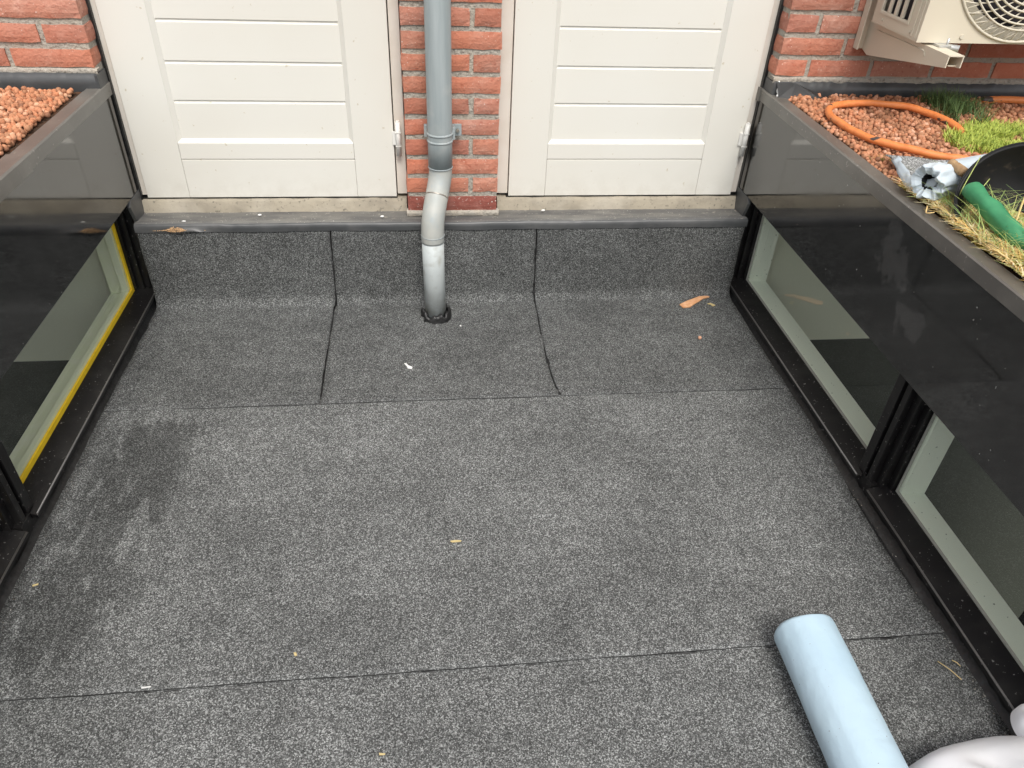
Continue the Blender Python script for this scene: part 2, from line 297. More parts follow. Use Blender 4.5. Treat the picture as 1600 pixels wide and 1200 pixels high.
# ------------------------------------------------------------------ floor (structure)
b = bmesh.new(); box(b, -.06, 2.04, -3.6, .05, -.03, 0.0); tag(obj('floor', b, FLANGE), kind='structure')
def edge_noise(t, seed, amp): return amp*noise.noise(Vector((t*9, seed*3.1, .3))) + amp*.5*noise.noise(Vector((t*31, seed, 1.3)))
def sheet(name, fx0, fx1, path, mats, thick=.0045, nx=60, amp=.004, seed=1, bulge=0):
    """felt sheet: path = list of (y,z) from far/top to near; x edges are functions of the path length"""
    P = []; s = 0; prev = None
    for (y, z) in path:
        if prev: s += math.hypot(y-prev[0], z-prev[1])
        P.append((y, z, s)); prev = (y, z)
    n = len(P); bm = bmesh.new(); top = []
    for i, (y, z, s) in enumerate(P):
        a = P[max(i-1, 0)]; c = P[min(i+1, n-1)]
        t = Vector((0, c[0]-a[0], c[1]-a[1])).normalized(); nrm = Vector((0, -t.z, t.y)); nrm = -nrm if (nrm.z - nrm.y) < 0 else nrm
        x0 = fx0(s) + edge_noise(s, seed, amp); x1 = fx1(s) + edge_noise(s, seed+7, amp); row = []
        for k in range(nx+1):
            u = k/nx; x = x0 + (x1-x0)*u
            wv = .0016*noise.noise(Vector((x*4, s*5, seed))) + .0007*noise.noise(Vector((x*17, s*17, seed)))
            e = 0
            if i == n-1: e = edge_noise(x, seed+20, amp*.8)
            row.append(bm.verts.new(Vector((x, y + e, z)) + nrm*(thick+wv)))
        top.append(row)
    for i in range(n-1):
        for k in range(nx):
            f = bm.faces.new((top[i][k], top[i][k+1], top[i+1][k+1], top[i+1][k])); f.smooth = True
    bmesh.ops.recalc_face_normals(bm, faces=bm.faces[:])
    if sum(f.normal.z for f in bm.faces) < 0: bmesh.ops.reverse_faces(bm, faces=bm.faces[:])
    bd = [e for e in bm.edges if e.is_boundary]
    ex = bmesh.ops.extrude_edge_only(bm, edges=bd); vs = [g for g in ex['geom'] if isinstance(g, bmesh.types.BMVert)]
    for v in vs:
        v.co += Vector((0, 0, -(thick+.003))) if v.co.z < .03 else Vector((0, thick+.003, 0))
    for g in ex['geom']:
        if isinstance(g, bmesh.types.BMFace): g.smooth = False; g.material_index = 1
    return obj(name, bm, [mats, BITUMEN])
# main field and near strip
ys = list(np.linspace(-.60, -1.532, 60))
right_edge = lambda s: 2.022 - .016*math.exp(-((s-.72)/.25)**2) + .004*math.sin(s*9)
o = sheet('floor', lambda s: -.047, right_edge, [(y, 0.0042) for y in ys], FELT_MAIN, seed=3, amp=.003); tag(o, kind='structure')
ys = list(np.linspace(-1.500, -3.5, 70))
o = sheet('floor', lambda s: -.047, lambda s: 2.03, [(y, 0.0005) for y in ys], FELT_MAIN, seed=4, amp=.003); tag(o, kind='structure')
# upstand strips
def up_path():
    p = [(-.055, z) for z in np.linspace(.297, .045, 14)]
    for a in np.linspace(0, math.pi/2, 8)[1:]: p.append((-.055 - .03*(1-math.cos(a)), .045 - .04*math.sin(a) if False else .005 + .04*(1-math.sin(a)) + .0004))
    p += [(y, .0054) for y in np.linspace(-.11, -.55, 24)] + [(y, .0064) for y in (-.575, -.6, -.62, -.638)]
    return p
UP = up_path()
def seamL(s): return .576 - .008*min(s/.3, 1) - (.004 if s > .3 else 0)
def seamR(s): return 1.276 + .006*min(s/.3, 1) + (-.006*math.sin((s-.3)*4) if s > .3 else 0) + (.017*max(0, (s-.75)/.15))
lab = ['leftmost dark mineral felt upstand strip below the left door',
       'middle dark mineral felt upstand strip behind the downpipe foot',
       'rightmost dark mineral felt upstand strip below the right door']
for i, (a, c) in enumerate(((lambda s: -.045, lambda s: seamL(s)-.002), (lambda s: seamL(s)+.002, lambda s: seamR(s)-.002), (lambda s: seamR(s)+.002, lambda s: 2.024))):
    o = sheet('felt_strip', a, c, UP, FELT, seed=10+i, amp=.004, nx=40)
    tag(o, lab[i], 'roofing felt', 'mineral felt strips dressed up the rear upstand')
# squeezed-out bitumen in the seams
def bead(name, pts, w_, label):
    bm = bmesh.new()
    for k in range(len(pts)-1):
        p, q = Vector(pts[k]), Vector(pts[k+1]); 
    P = [Vector(p) for p in pts]
    tube(bm, P, [w_*max(.10, .12+1.9*noise.noise(p*13)+1.5*noise.noise(p*52)) for p in P], n=8)
    o = obj(name, bm, BITUMEN); return o
def seam_pts(fn):
    out = []; s = 0; prev = None
    P = []
    for i in range(len(UP)-1):
        for t in (0, .25, .5, .75): P.append((UP[i][0]*(1-t)+UP[i+1][0]*t, UP[i][1]*(1-t)+UP[i+1][1]*t))
    for (y, z) in P:
        if prev: s += math.hypot(y-prev[0], z-prev[1])
        prev = (y, z); vert = z > .03
        out.append((fn(s)+.003*noise.noise(Vector((s*14, 2, 5)))+.002*noise.noise(Vector((s*60, 2, 5))), y-(.004 if vert else 0), z+(0 if vert else .003)))
    return out
for fn, lb in ((seamL, 'ragged black bitumen bead in the seam left of the downpipe'), (seamR, 'ragged black bitumen bead in the seam right of the downpipe')):
    tag(bead('bitumen_bead', seam_pts(fn),   .0042, lb), lb, 'sealant', 'bitumen beads between the felt strips')
pts = [(x, -.640+.0025*noise.noise(Vector((x*5, 1, 1))), .0095) for x in np.linspace(-.02, 2.01, 150)]
tag(bead('bitumen_bead', pts, .0006, ''), 'hairline bitumen seam where the upstand strips end on the floor', 'sealant')
pts = [(x, -1.534+.003*noise.noise(Vector((x*4, 3, 1))), .0045) for x in np.linspace(.30, 2.0, 140)]
tag(bead('bitumen_bead', pts, .0018, ''), 'long dark seam across the floor beside the blue roll', 'sealant')

# ------------------------------------------------------------------ house
house = thing('house', 'red brick house wall with two white boarded doors', 'house')
def add_brick(V, F, x0, x1, y0, y1, z0, z1, fine):
    nx = max(2, int((x1-x0)/.026)) if fine else 1; nz = 3 if fine else 1; ny = 3 if fine else 1
    base = len(V); g = {}
    def vid(i, j, k):
        if (i, j, k) in g: return g[(i, j, k)]
        x = x0+(x1-x0)*i/nx; y = y0+(y1-y0)*j/ny; z = z0+(z1-z0)*k/nz
        # soften the corners
        if fine:
            ex = (i in (0, nx)); ez = (k in (0, nz)); ey = (j in (0, ny)); c = ex+ez+ey
            r = .0035
            if c >= 2:
                if ex: x += r*(1 if i == 0 else -1)*.7
                if ey: y += r*(1 if j == 0 else -1)*.9
                if ez: z += r*(1 if k == 0 else -1)*.7
            nv = noise.noise_vector(Vector((x*37, y*37, z*45)))*.0028
            x += nv.x*.7; y += nv.y*.35; z += nv.z*1.1
        g[(i, j, k)] = len(V); V.append((x, y, z)); return g[(i, j, k)]
    for i in range(nx):
        for k in range(nz):
            F.append((vid(i, 0, k), vid(i+1, 0, k), vid(i+1, 0, k+1), vid(i, 0, k+1)))
            F.append((vid(i, ny, k), vid(i, ny, k+1), vid(i+1, ny, k+1), vid(i+1, ny, k)))
    for j in range(ny):
        for k in range(nz):
            F.append((vid(0, j, k), vid(0, j, k+1), vid(0, j+1, k+1), vid(0, j+1, k)))
            F.append((vid(nx, j, k), vid(nx, j+1, k), vid(nx, j+1, k+1), vid(nx, j, k+1)))
    for i in range(nx):
        for j in range(ny):
            F.append((vid(i, j, 0), vid(i, j+1, 0), vid(i+1, j+1, 0), vid(i+1, j, 0)))
            F.append((vid(i, j, nz), vid(i+1, j, nz), vid(i+1, j+1, nz), vid(i, j+1, nz)))
V, F, VD, FD = [], [], [], []
CH, BH, J = .065, .053, .010
def jx(): return random.uniform(-.0018, .0018)
for k in range(0, 41):
    z0 = .331 + CH*k; z1 = z0+BH; fine = z0 < 1.15
    def br(a, c, v=V, f=F): add_brick(v, f, a+jx(), c+jx(), .0+random.uniform(-.0015, .0015), .10, z0+jx()*.6, z1+jx()*.6, fine)
    if z0 < 2.42:
        if k == 0: br(.836, .926, VD, FD); br(.936, 1.143, VD, FD)
        elif k % 2: br(.836, 1.046); br(1.056, 1.143)
        else: br(.836, .926); br(.936, 1.143)
    if k >= 7:
        # right section: first head joint after a header on odd courses
        x = 2.028; first = .102 if k % 2 else .205
        br(x, x+first); x += first+J
        while x < 3.75: br(x, x+.2035); x += .2135
        x = -.050; first = .222 if k % 2 else .117
        br(x-first, x); x -= first+J
        while x > -1.6: br(x-.2035, x); x -= .2135
    if z0 > 2.42:
        x = -.04 + (.107 if k % 2 else 0)
        if k % 2: br(-.04, .057)
        while x < 2.0: br(x, min(x+.2035, 2.018)); x += .2135
me = bpy.data.meshes.new('bricks'); me.from_pydata(V, [], F); o = obj('brickwork', me, BRICK, house, smooth=False)
me = bpy.data.meshes.new('bricks_dark'); me.from_pydata(VD, [], FD); o2 = obj('plinth_course', me, BRICK_DARK, house); o2['label'] = 'darker purple brown bottom course of the pier'
b = bmesh.new()
box(b, .840, 1.139, .007, .12, .325, 2.42)
box(b, -1.7, -.054, .007, .12, .10, 3.0); box(b, 2.032, 3.8, .007, .12, .10, 3.0)
box(b, -.054, 2.032, .0075, .12, 2.42, 3.0); obj('mortar', b, MORTAR, house)
# bottom bead of mortar below pier and below first courses at the side walls
def ragged_strip(name, x0, x1, y0, z0, z1, m, parent, d=.012, seed=0, amp=.004, lo_amp=None):
    bm = bmesh.new(); n = max(8, int((x1-x0)/.008)); A = []
    lo_amp = amp if lo_amp is None else lo_amp
    for i in range(n+1):
        x = x0+(x1-x0)*i/n
        zt = z1 + amp*noise.noise(Vector((x*22, seed, 0))) + amp*.6*noise.noise(Vector((x*70, seed, 4))); zb = z0 + lo_amp*noise.noise(Vector((x*25, seed+5, 0)))
        A.append([bm.verts.new((x, y0-d*.5, zb)), bm.verts.new((x, y0-d, zb*.4+zt*.6)), bm.verts.new((x, y0-d*.6, zt)), bm.verts.new((x, y0+.02, zt))])
    for i in range(n):
        for k in range(3):
            f = bm.faces.new((A[i][k], A[i+1][k], A[i+1][k+1], A[i][k+1])); f.smooth = True
    bmesh.ops.recalc_face_normals(bm, faces=bm.faces[:])
    if bm.faces and sum(f.normal.y for f in bm.faces) > 0: bmesh.ops.reverse_faces(bm, faces=bm.faces[:])
    return obj(name, bm, m, parent)
ragged_strip('mortar_bed', .832, 1.147, -.002, .316, .333, MORTAR, house, .008, 1, .002)
ragged_strip('mortar_bed', -1.6, -.046, .000, .770, .785, MORTAR, house, .006, 2, .0025)
ragged_strip('mortar_bed', 2.024, 3.7, .000, .766, .785, MORTAR, house, .006, 3, .003)
# lead flashing strips on the walls above the green roofs
ragged_strip('flashing', -1.6, -.052, -.004, .70, .773, LEAD_LIP, house, .010, 4, .002, 0)
b = bmesh.new(); box(b, -.056, -.0475, -.0135, .062, .70, .771, .002); obj('flashing', b, LEAD_LIP, house); b = bmesh.new(); box(b, 2.0262, 2.034, -.0135, .060, .70, .770, .002); obj('flashing', b, LEAD_LIP, house)
ragged_strip('flashing', 2.030, 3.7, -.004, .70, .772, LEAD_LIP, house, .010, 6, .006, 0)
# doors
def groove_panel(bm, x0, x1, z0, z1, y, grooves):
    """flat panel with rounded horizontal V grooves (front at y, facing -y)"""
    zs = [z0]
    prof = [(z0, 0)]
    for g in grooves:
        prof += [(g-.0065, 0), (g-.0035, .0035), (g, .005), (g+.0025, .0045), (g+.004, 0)]
    prof.append((z1, 0)); e = .014
    xs = [x0, x0+e, x0+e+.004, x1-e-.004, x1-e, x1]
    rows = []
    for (z, d) in prof:
        rows.append([bm.verts.new((x, y + (d if 2 <= i <= 3 else 0), z)) for i, x in enumerate(xs)])
    for i in range(len(rows)-1):
        for k in range(5): bm.faces.new((rows[i][k], rows[i][k+1], rows[i+1][k+1], rows[i+1][k]))
def door(x0, x1, px0, px1, hx, label, hl):
    zb, zt, Y = .355, 2.38, .07
    d = boxo('door', (x0, x1, Y+.02, Y+.045, zb+.004, zt-.002), PAINT, house, .001); d['label'] = label
    b = bmesh.new()
    def slab(a, c, e, f, y=Y): box(b, a, c, y, Y+.022, e, f, bev=.0016)
    slab(x0, px0, zb, zt); slab(px1, x1, zb, zt)                    # stiles
    slab(px0+.0006, px1-.0006, zb, .4848, Y+.0003); slab(px0+.0006, px1-.0006, .4872, .540, Y+.0006)          # bottom rails
    slab(px0+.0006, px1-.0006, zt-.14, zt, Y+.0003); slab(px0+.0006, px1-.0006, 1.45, 1.56, Y+.0003)
    obj('stiles_and_rails', b, PAINT, d)
    b = bmesh.new()
    g = [.669+.1175*i for i in range(7)]; g = [q for q in g if q < 1.42]
    groove_panel(b, px0, px1, .540, 1.45, Y+.012, g)
    groove_panel(b, px0, px1, 1.56, zt-.14, Y+.012, [1.68, 1.80, 1.92, 2.04, 2.16])
    obj('boarded_panel', b, PAINT, d)
    b = bmesh.new()   # glazing-bead style mouldings round the panel, wide sloping bottom bead
    W = .014
    for (za, zc) in ((.540, 1.45), (1.56, zt-.14)):
        v = [b.verts.new(p) for p in ((px0, Y+.001, za), (px1, Y+.001, za), (px1-.006, Y+.0115, za+.012), (px0+.006, Y+.0115, za+.012))]; b.faces.new(v)
        v = [b.verts.new(p) for p in ((px0, Y+.001, za), (px0+.013, Y+.0115, za+.008), (px0+.013, Y+.0115, zc), (px0, Y+.001, zc))]; b.faces.new(v)
        v = [b.verts.new(p) for p in ((px1, Y+.001, za), (px1, Y+.001, zc), (px1-.013, Y+.0115, zc), (px1-.013, Y+.0115, za+.008))]; b.faces.new(v)
    bmesh.ops.recalc_face_normals(b, faces=b.faces[:])
    for f in b.faces:
        if f.normal.y > 0: f.normal_flip()
    obj('moulding', b, PAINT, d)
    for z in (.503, 1.35, 2.1):
        b = bmesh.new(); tube(b, [(hx, Y-.010, z), (hx, Y-.010, z+.112)], .0085, 16)
        for q in (.034, .078): box(b, hx-.0092, hx+.0092, Y-.0193, Y-.004, z+q-.0006, z+q+.0006)
        tube(b, [(hx, Y-.010, z+.112), (hx, Y-.010, z+.116)], [.007, .0045], 12)
        h = obj('hinge', b, WHITEP, d)
        b = bmesh.new(); box(b, hx-.019, hx-.003, Y-.006, Y+.002, z+.034, z+.078, .001); obj('hinge_plate', b, WHITEP, d)
    return d
door(-.028, .7985, .108, .666, .814, 'left white boarded door hinged beside the brick pier', '')
door(1.187, 2.001, 1.316, 1.868, 2.004, 'right white boarded door below the air conditioner side', '')
b = bmesh.new()
for (a, c, e, f) in ((-.074, -.031, .362, 2.43), (.802, .8345, .362, 2.43), (1.1445, 1.184, .362, 2.43), (2.004, 2.030, .362, 2.43)):
    box(b, a, c, .078, .13, e, f, .001)
box(b, -.031, .802, .078, .13, 2.385, 2.43); box(b, 1.184, 2.004, .078, .13, 2.385, 2.43)
obj('door_frame', b, FRAMEPAINT, house)
b = bmesh.new(); box(b, -.052, -.0445, .064, .088, .33, 2.43); box(b, 2.0225, 2.0315, .062, .088, .33, 2.43)
box(b, -.074, 2.03, .11, .118, .30, 2.43); box(b, -.048, .8, .072, .10, .350, .3545); box(b, 1.18, 2.02, .072, .10, .350, .3545)
obj('frame_gasket', b, BITUMEN, house)
# concrete sill under the doors
for a, c in ((-.05, .832), (1.147, 2.026)):
    bm = bmesh.new(); n = 90; rows = []
    prof = [(.045, .300), (.050, .315), (.058, .342), (.064, .349), (.10, .350)]
    for i in range(n+1):
        x = a+(c-a)*i/n
        rows.append([bm.verts.new((x, y+.004*noise.noise(Vector((x*11, z*40, 2))), z+.0025*noise.noise(Vector((x*16, z*20, 7))))) for y, z in prof])
    for i in range(n):
        for k in range(len(prof)-1):
            f = bm.faces.new((rows[i][k], rows[i+1][k], rows[i+1][k+1], rows[i][k+1])); f.smooth = True
    obj('door_sill', bm, CONCRETE, house)
# lead covering of the upstand: ledge + rounded front lip with a lifted spot at the left
bm = bmesh.new(); n = 260; rows = []
prof = [(.056, .310), (.02, .311), (-.02, .315), (-.045, .319), (-.056, .318), (-.0615, .312), (-.063, .302), (-.063, .2905)]
for i in range(n+1):
    x = -.048 + (2.03+.048)*i/n; row = []
    lift = math.exp(-((x-.12)/.05)**2)
    for k, (y, z) in enumerate(prof):
        dz = .0025*noise.noise(Vector((x*6, y*30, 3))) + .001*noise.noise(Vector((x*30, y*60, 1)))
        dy = .0015*noise.noise(Vector((x*12, z*60, 9)))
        if k == len(prof)-1: dz += .009*lift; dy -= .012*lift
        if k >= 6: dz += .0012*noise.noise(Vector((x*25, 0, 0)))
        row.append(bm.verts.new((x, y+dy, z+dz)))
    rows.append(row)
for i in range(n):
    for k in range(len(prof)-1):
        f = bm.faces.new((rows[i][k], rows[i+1][k], rows[i+1][k+1], rows[i][k+1])); f.smooth = True; f.material_index = 1 if k >= 4 else 0
obj('upstand_flashing', bm, [LEAD, LEAD_LIP], house)
boxo('upstand', (-.048, 2.03, -.050, .12, -.02, .300), BITUMEN, house, .002)

# ------------------------------------------------------------------ side extensions
YF, YN = .07, -3.5
def extension(xf, s, FM, RM, seal, seal_w, label, gy):
    X = lambda d: xf + s*d
    e = thing('side_extension', label, 'roof extension')
    def P(name, m, boxes, parent=e, bev=.0015, lab=None):
        b = bmesh.new()
        for q in boxes: box(b, X(q[0]), X(q[1]), q[2], q[3], q[4], q[5], bev=bev)
        o = obj(name, b, m, parent)
        if lab: o['label'] = lab
        return o
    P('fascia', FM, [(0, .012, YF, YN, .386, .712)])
    P('soffit', BLACKFRAME, [(.0125, .12, YF, YN, .392, .41)])
    # cap: folded metal, front lip
    b = bmesh.new()
    pr = [(X(.002), .694), (X(-.0035), .695), (X(-.0045), .729), (X(-.001), .7325), (X(.038), .7315), (X(.042), .728), (X(.042), .715), (X(.036), .715), (X(.036), .724), (X(.003), .724)]
    prism(b, pr, YF+.012, YN); obj('cap', b, CAP, e)
    if s < 0: 
        b = bmesh.new(); pr = [(X(-.0055), .692), (X(-.0065), .7305), (X(-.002), .7345), (X(.044), .7335), (X(.044), .7318), (X(-.0015), .7328), (X(-.005), .729), (X(-.0042), .692)]
        prism(b, pr, -.55, YN); q = obj('cap', b, CAP, e); q['label'] = 'overlapping near length of the edge cap'
    else:
        P('cap_end', CAP, [(-.008, .002, YF+.013, YF-.012, .690, .7335)])
    # roof slab and soil
    P('roof_slab', BLACKFRAME, [(.04, 1.9, YF-.08, YN, .411, .69)])
    P('inner_upstand', LEAD, [(.043, .050, YF-.08, YN, .69, .7245)], lab='grey felt lining beside the cap')
    P('soil', SOIL, [(.052, 1.9, -.012, YN, .6905, .722)], bev=0)
    # curb, sill, nosing
    b = bmesh.new(); segs = [(.045, -1.075), (-1.128, -2.2), (-2.25, YN)]
    prism(b, [(X(.008), -.005), (X(.012), .040), (X(.14), .052), (X(.14), -.3), (X(.008), -.3)], .05, YN); obj('curb', b, BLACKFRAME, e)
    # fillet of bitumen at the foot
    b = bmesh.new(); n = 300; rows = []
    for i in range(n+1):
        y = .03 + (YN-.03)*i/n; wv = 1+.35*noise.noise(Vector((y*9, s, 0)))+.2*noise.noise(Vector((y*40, s, 0)))
        rows.append([b.verts.new((X(-.004*wv-.004), y, .0025)), b.verts.new((X(.003), y, .006*wv)), b.verts.new((X(.0105), y, .022*wv))])
    for i in range(n):
        for k in range(2): b.faces.new((rows[i][k], rows[i+1][k], rows[i+1][k+1], rows[i][k+1])).smooth = True
    obj('bitumen_fillet', b, BITUMEN, e)
    # windows
    ws = [(-.05, -1.046, segs[0]), (-1.155, -2.17, segs[1])]
    lbs = ['window pane beside the rear upstand', 'nearest low window pane']
    for i, (ya, yb, sg) in enumerate(ws):
        wn = bpy.data.objects.new('window', None); COL.objects.link(wn); wn.parent = e; wn['label'] = ('far' if i == 0 else 'near') + ' low window with ' + ('yellow edge strip' if s < 0 else 'pale green reveal')
        fr = bmesh.new()
        b = bmesh.new(); prism(b, [(X(-.001), .041), (X(-.001), .049), (X(.004), .0515), (X(.058), .068), (X(.064), .068), (X(.064), .041)], sg[0], sg[1]); obj('sill', b, BLACKFRAME, wn)
        b = bmesh.new(); tube(b, [(X(.0015), sg[0]-.004, .0505), (X(.0015), sg[1]+.004, .0505)], .0024, 8); obj('nosing', b, NOSING, wn)
        # stepped black jambs
        b = bmesh.new()
        def jb(d0, d1, y0, y1): box(b, X(d0), X(d1), y0, y1, .060, .392, bev=.0015)
        if i == 0: jb(.006, .13, .068, .012); jb(.018, .13, .011, -.012); jb(.034, .13, -.013, -.030); jb(.052, .13, -.031, -.047)
        else: jb(.014, .13, -1.050, -1.080); jb(.026, .13, -1.081, -1.092); jb(.014, .13, -1.093, -1.112); jb(.030, .13, -1.113, -1.134); jb(.048, .13, -1.135, -1.151)
        if i == 1:
            obj('jamb', b, BLACKFRAME, wn); b = bmesh.new(); jb(.014, .13, -2.175, -2.26); obj('jamb', b, BLACKFRAME, wn); b = bmesh.new(); box(b, X(.012), X(.13), -1.078, -1.125, .02, .062, bev=.001)
        obj('jamb' if i == 0 else 'mullion_foot', b, BLACKFRAME, wn)
        # glass
        b = bmesh.new(); v = [b.verts.new(p) for p in ((X(.067), ya+.004, .066), (X(.067), yb-.004, .066), (X(.067), yb-.004, .392), (X(.067), ya+.004, .392))]; b.faces.new(v); obj('pane', b, GLASS, wn)
        # seal strip round the pane (outside)
        b = bmesh.new(); w_ = seal_w
        box(b, X(.060), X(.0662), ya-w_, yb+w_, .0685, .0685+w_, 0)
        box(b, X(.060), X(.0662), ya, ya-w_, .0685, .390, 0); box(b, X(.060), X(.0662), yb+w_, yb, .0685, .390, 0)
        q = obj('edge_strip', b, seal, wn)
        # inner reveal boards
        b = bmesh.new()
        box(b, X(.068), X(.135), ya+.006, yb-.006, .045, .0665, .001)
        box(b, X(.068), X(.135), ya-.012, ya+.0005, .0670, .391, .0005); box(b, X(.068), X(.135), yb+.012, yb-.0005, .0670, .391, .0005)
        obj('reveal', b, RM, wn)
        if s < 0:   # stepped inner bead of the left window
            b = bmesh.new(); box(b, X(.069), X(.092), ya-.013, yb+.013, .0668, .078, .001); box(b, X(.069), X(.092), ya-.0125, ya-.024, .0785, .391, .0005); obj('inner_bead', b, RM, wn)
    # interior room (lit by its own open outer side)
    P('interior_wall', ROOM, [(.07, 2.4, .069, .0, -.25, .391)], bev=0, lab='pale end wall of the room seen through the low window')
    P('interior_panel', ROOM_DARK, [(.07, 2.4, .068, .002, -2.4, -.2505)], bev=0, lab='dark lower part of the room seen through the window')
    P('interior_floor', ROOM_LIGHT, [(.0, 2.4, .06, YN, -2.45, -2.401)], bev=0)
    P('interior_back', ROOM_LIGHT, [(-.0, 2.4, YN-.001, YN-.05, -2.4, .41)], bev=0)
    P('interior_ceiling', ROOM_LIGHT, [(.125, 1.9, YF-.08, YN, .400, .4105)], bev=0)
    P('interior_side', ROOM_LIGHT, [(.10, .14, .0, YN, -2.4, -.301)], bev=0)
    return e
XL, XR = -.0499, 2.0245
eL = extension(XL, -1, FASCIA_L, REVEAL_L, YELLOW, .0145, 'low black extension on the left with yellow edged windows', None)
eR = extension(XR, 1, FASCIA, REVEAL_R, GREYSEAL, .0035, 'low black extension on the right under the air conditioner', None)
# lead corner pieces where fascia meets the sill
for s, xf, e in ((-1, XL, eL), (1, XR, eR)):
    b = bmesh.new(); X = lambda d: xf+s*d
    P4 = [(X(-.002), .066, .386), (X(-.002), -.03, .386), (X(-.003), -.045, .37), (X(-.004), -.02, .30), (X(-.006), .05, .305)]
    v = [b.verts.new(p) for p in P4]; b.faces.new(v); w2 = [b.verts.new((p[0]+s*.01, p[1], p[2])) for p in P4]; b.faces.new(w2[::-1])
    for i in range(5): b.faces.new((v[i], v[(i+1) % 5], w2[(i+1) % 5], w2[i]))
    bmesh.ops.recalc_face_normals(b, faces=b.faces[:]); obj('corner_flashing', b, LEAD_LIP, e)
# leaning flap of flashing at the right wall corner
b = bmesh.new(); Pn = [(2.035, -.012, .772), (2.10, -.014, .770), (2.17, -.05, .745), (2.20, -.12, .722), (2.11, -.10, .720), (2.07, -.055, .722), (2.04, -.04, .73)]
v = [b.verts.new(p) for p in Pn]; b.faces.new(v); bmesh.ops.solidify(b, geom=b.faces[:], thickness=.004); bmesh.ops.recalc_face_normals(b, faces=b.faces[:])
q = obj('flashing_flap', b, LEAD_LIP, eR)
# white sealant streak by the right cap
b = bmesh.new(); tube(b, spline([(2.044, .0, .775), (2.047, -.012, .762), (2.040, -.02, .748), (2.043, -.03, .738), (2.036, -.03, .7345)], 5), [.0035]*21, 8)
obj('sealant_dab', b, WHITECHIP, eR)

# ------------------------------------------------------------------ downpipe
dp = thing('downpipe', 'grey zinc rainwater pipe in front of the brick pier', 'downpipe', loc=(.918, -.165, 0))
def part(n, b, m): return keep(obj(n, b, m), dp)
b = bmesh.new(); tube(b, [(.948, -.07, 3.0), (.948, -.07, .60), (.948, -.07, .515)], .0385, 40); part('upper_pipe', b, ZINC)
bend = spline([(.948, -.07, .545), (.948, -.07, .50), (.942, -.084, .462), (.930, -.118, .418), (.920, -.150, .375), (.9165, -.163, .33), (.9165, -.165, .30)], 6)
b = bmesh.new(); tube(b, bend, .0372, 40); part('elbow', b, ZINC_ELBOW)
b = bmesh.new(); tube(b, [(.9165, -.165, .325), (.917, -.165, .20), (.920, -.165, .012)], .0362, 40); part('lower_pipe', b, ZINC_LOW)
for i, (c, n_, rr) in enumerate((((.948, -.07, .516), (0, 0, 1), .0392), ((.9335, -.108, .431), (.22, .6, .75), .0378), ((.9167, -.164, .322), (0, 0, 1), .0380), ((.9167, -.164, .300), (0, 0, 1), .0372))):
    nn = Vector(n_).normalized(); b = bmesh.new(); tube(b, [Vector(c)-nn*.0022, Vector(c), Vector(c)+nn*.0022], [rr-.0006, rr+.0009, rr-.0006], 40); part('seam_ring', b, ZINC if i != 1 else SCREW)
b = bmesh.new()
for dz in (-.014, .008): tube(b, [(.948, -.07, .615+dz-.004), (.948, -.07, .615+dz), (.948, -.07, .615+dz+.004)], [.0387, .0415, .0387], 40)
box(b, .899, .9095, -.045, -.030, .602, .640, .002); box(b, .985, 1.018, -.033, -.028, .602, .640, .002); box(b, .987, .9955, -.07, -.0285, .602, .640, .001)
cl = part('pipe_clamp', b, ZINC); 
b = bmesh.new(); tube(b, [(1.005, -.034, .620), (1.005, -.040, .620)], [.0062, .0052], 12); box(b, .9995, 1.0105, -.0412, -.0405, .6188, .6212); sc = obj('screw', b, SCREW); keep(sc, dp)
# torn rubber collar at the foot
b = bmesh.new(); n = 40; rings = []
prof = [(.034, .026), (.040, .028), (.044, .020), (.042, .010), (.050, .003), (.040, .001)]
for i in range(n):
    a = 2*math.pi*i/n; tear = 1.06+.36*noise.noise(Vector((math.cos(a)*2, math.sin(a)*2, 1)))+(.18 if -.9 < math.atan2(math.sin(a), math.cos(a)) < .3 else 0)
    rings.append([b.verts.new((.920+math.cos(a)*r*tear, -.165+math.sin(a)*r*tear-.004, (z*1.25)*(1+.8*noise.noise(Vector((math.cos(a)*3, math.sin(a)*3, 5)))))) for r, z in prof])
for i in range(n):
    for k in range(5): b.faces.new((rings[i][k], rings[(i+1) % n][k], rings[(i+1) % n][k+1], rings[i][k+1])).smooth = True
part('rubber_collar', b, BITUMEN)

# ------------------------------------------------------------------ air conditioner and bracket
ac = thing('air_conditioner', 'beige outdoor air conditioner unit mounted on the right brick wall', 'air conditioner', loc=(2.65, -.2, .968))
def acp(n, b, m, par=ac): return keep(obj(n, b, m), par)
x0, x1, y0, y1, z0, z1 = 2.257, 3.03, -.33, -.075, .968, 1.52; FC = (2.545, 1.214); R = .242
b = bmesh.new()
# front panel with a round hole
n = 64; ring = [b.verts.new((FC[0]+R*math.cos(2*math.pi*i/n), y0, FC[1]+R*math.sin(2*math.pi*i/n))) for i in range(n)]
def rimpt(a):
    c, s = math.cos(a), math.sin(a); t = 9
    if c > 0: t = min(t, (x1-FC[0])/c)
    if c < 0: t = min(t, (x0-FC[0])/c)
    if s > 0: t = min(t, (z1-FC[1])/s)
    if s < 0: t = min(t, (z0-FC[1])/s)
    return (FC[0]+c*t, y0, FC[1]+s*t)
outer = [b.verts.new(rimpt(2*math.pi*i/n)) for i in range(n)]
corners = {}
for cx, cz in ((x0, z0), (x1, z0), (x1, z1), (x0, z1)): corners[(math.atan2(cz-FC[1], cx-FC[0])) % (2*math.pi)] = b.verts.new((cx, y0, cz))
for i in range(n):
    a0, a1 = 2*math.pi*i/n, 2*math.pi*(i+1)/n; mid = [v for a, v in corners.items() if a0 < a < a1]
    b.faces.new([ring[i], outer[i]] + mid + [outer[(i+1) % n], ring[(i+1) % n]])
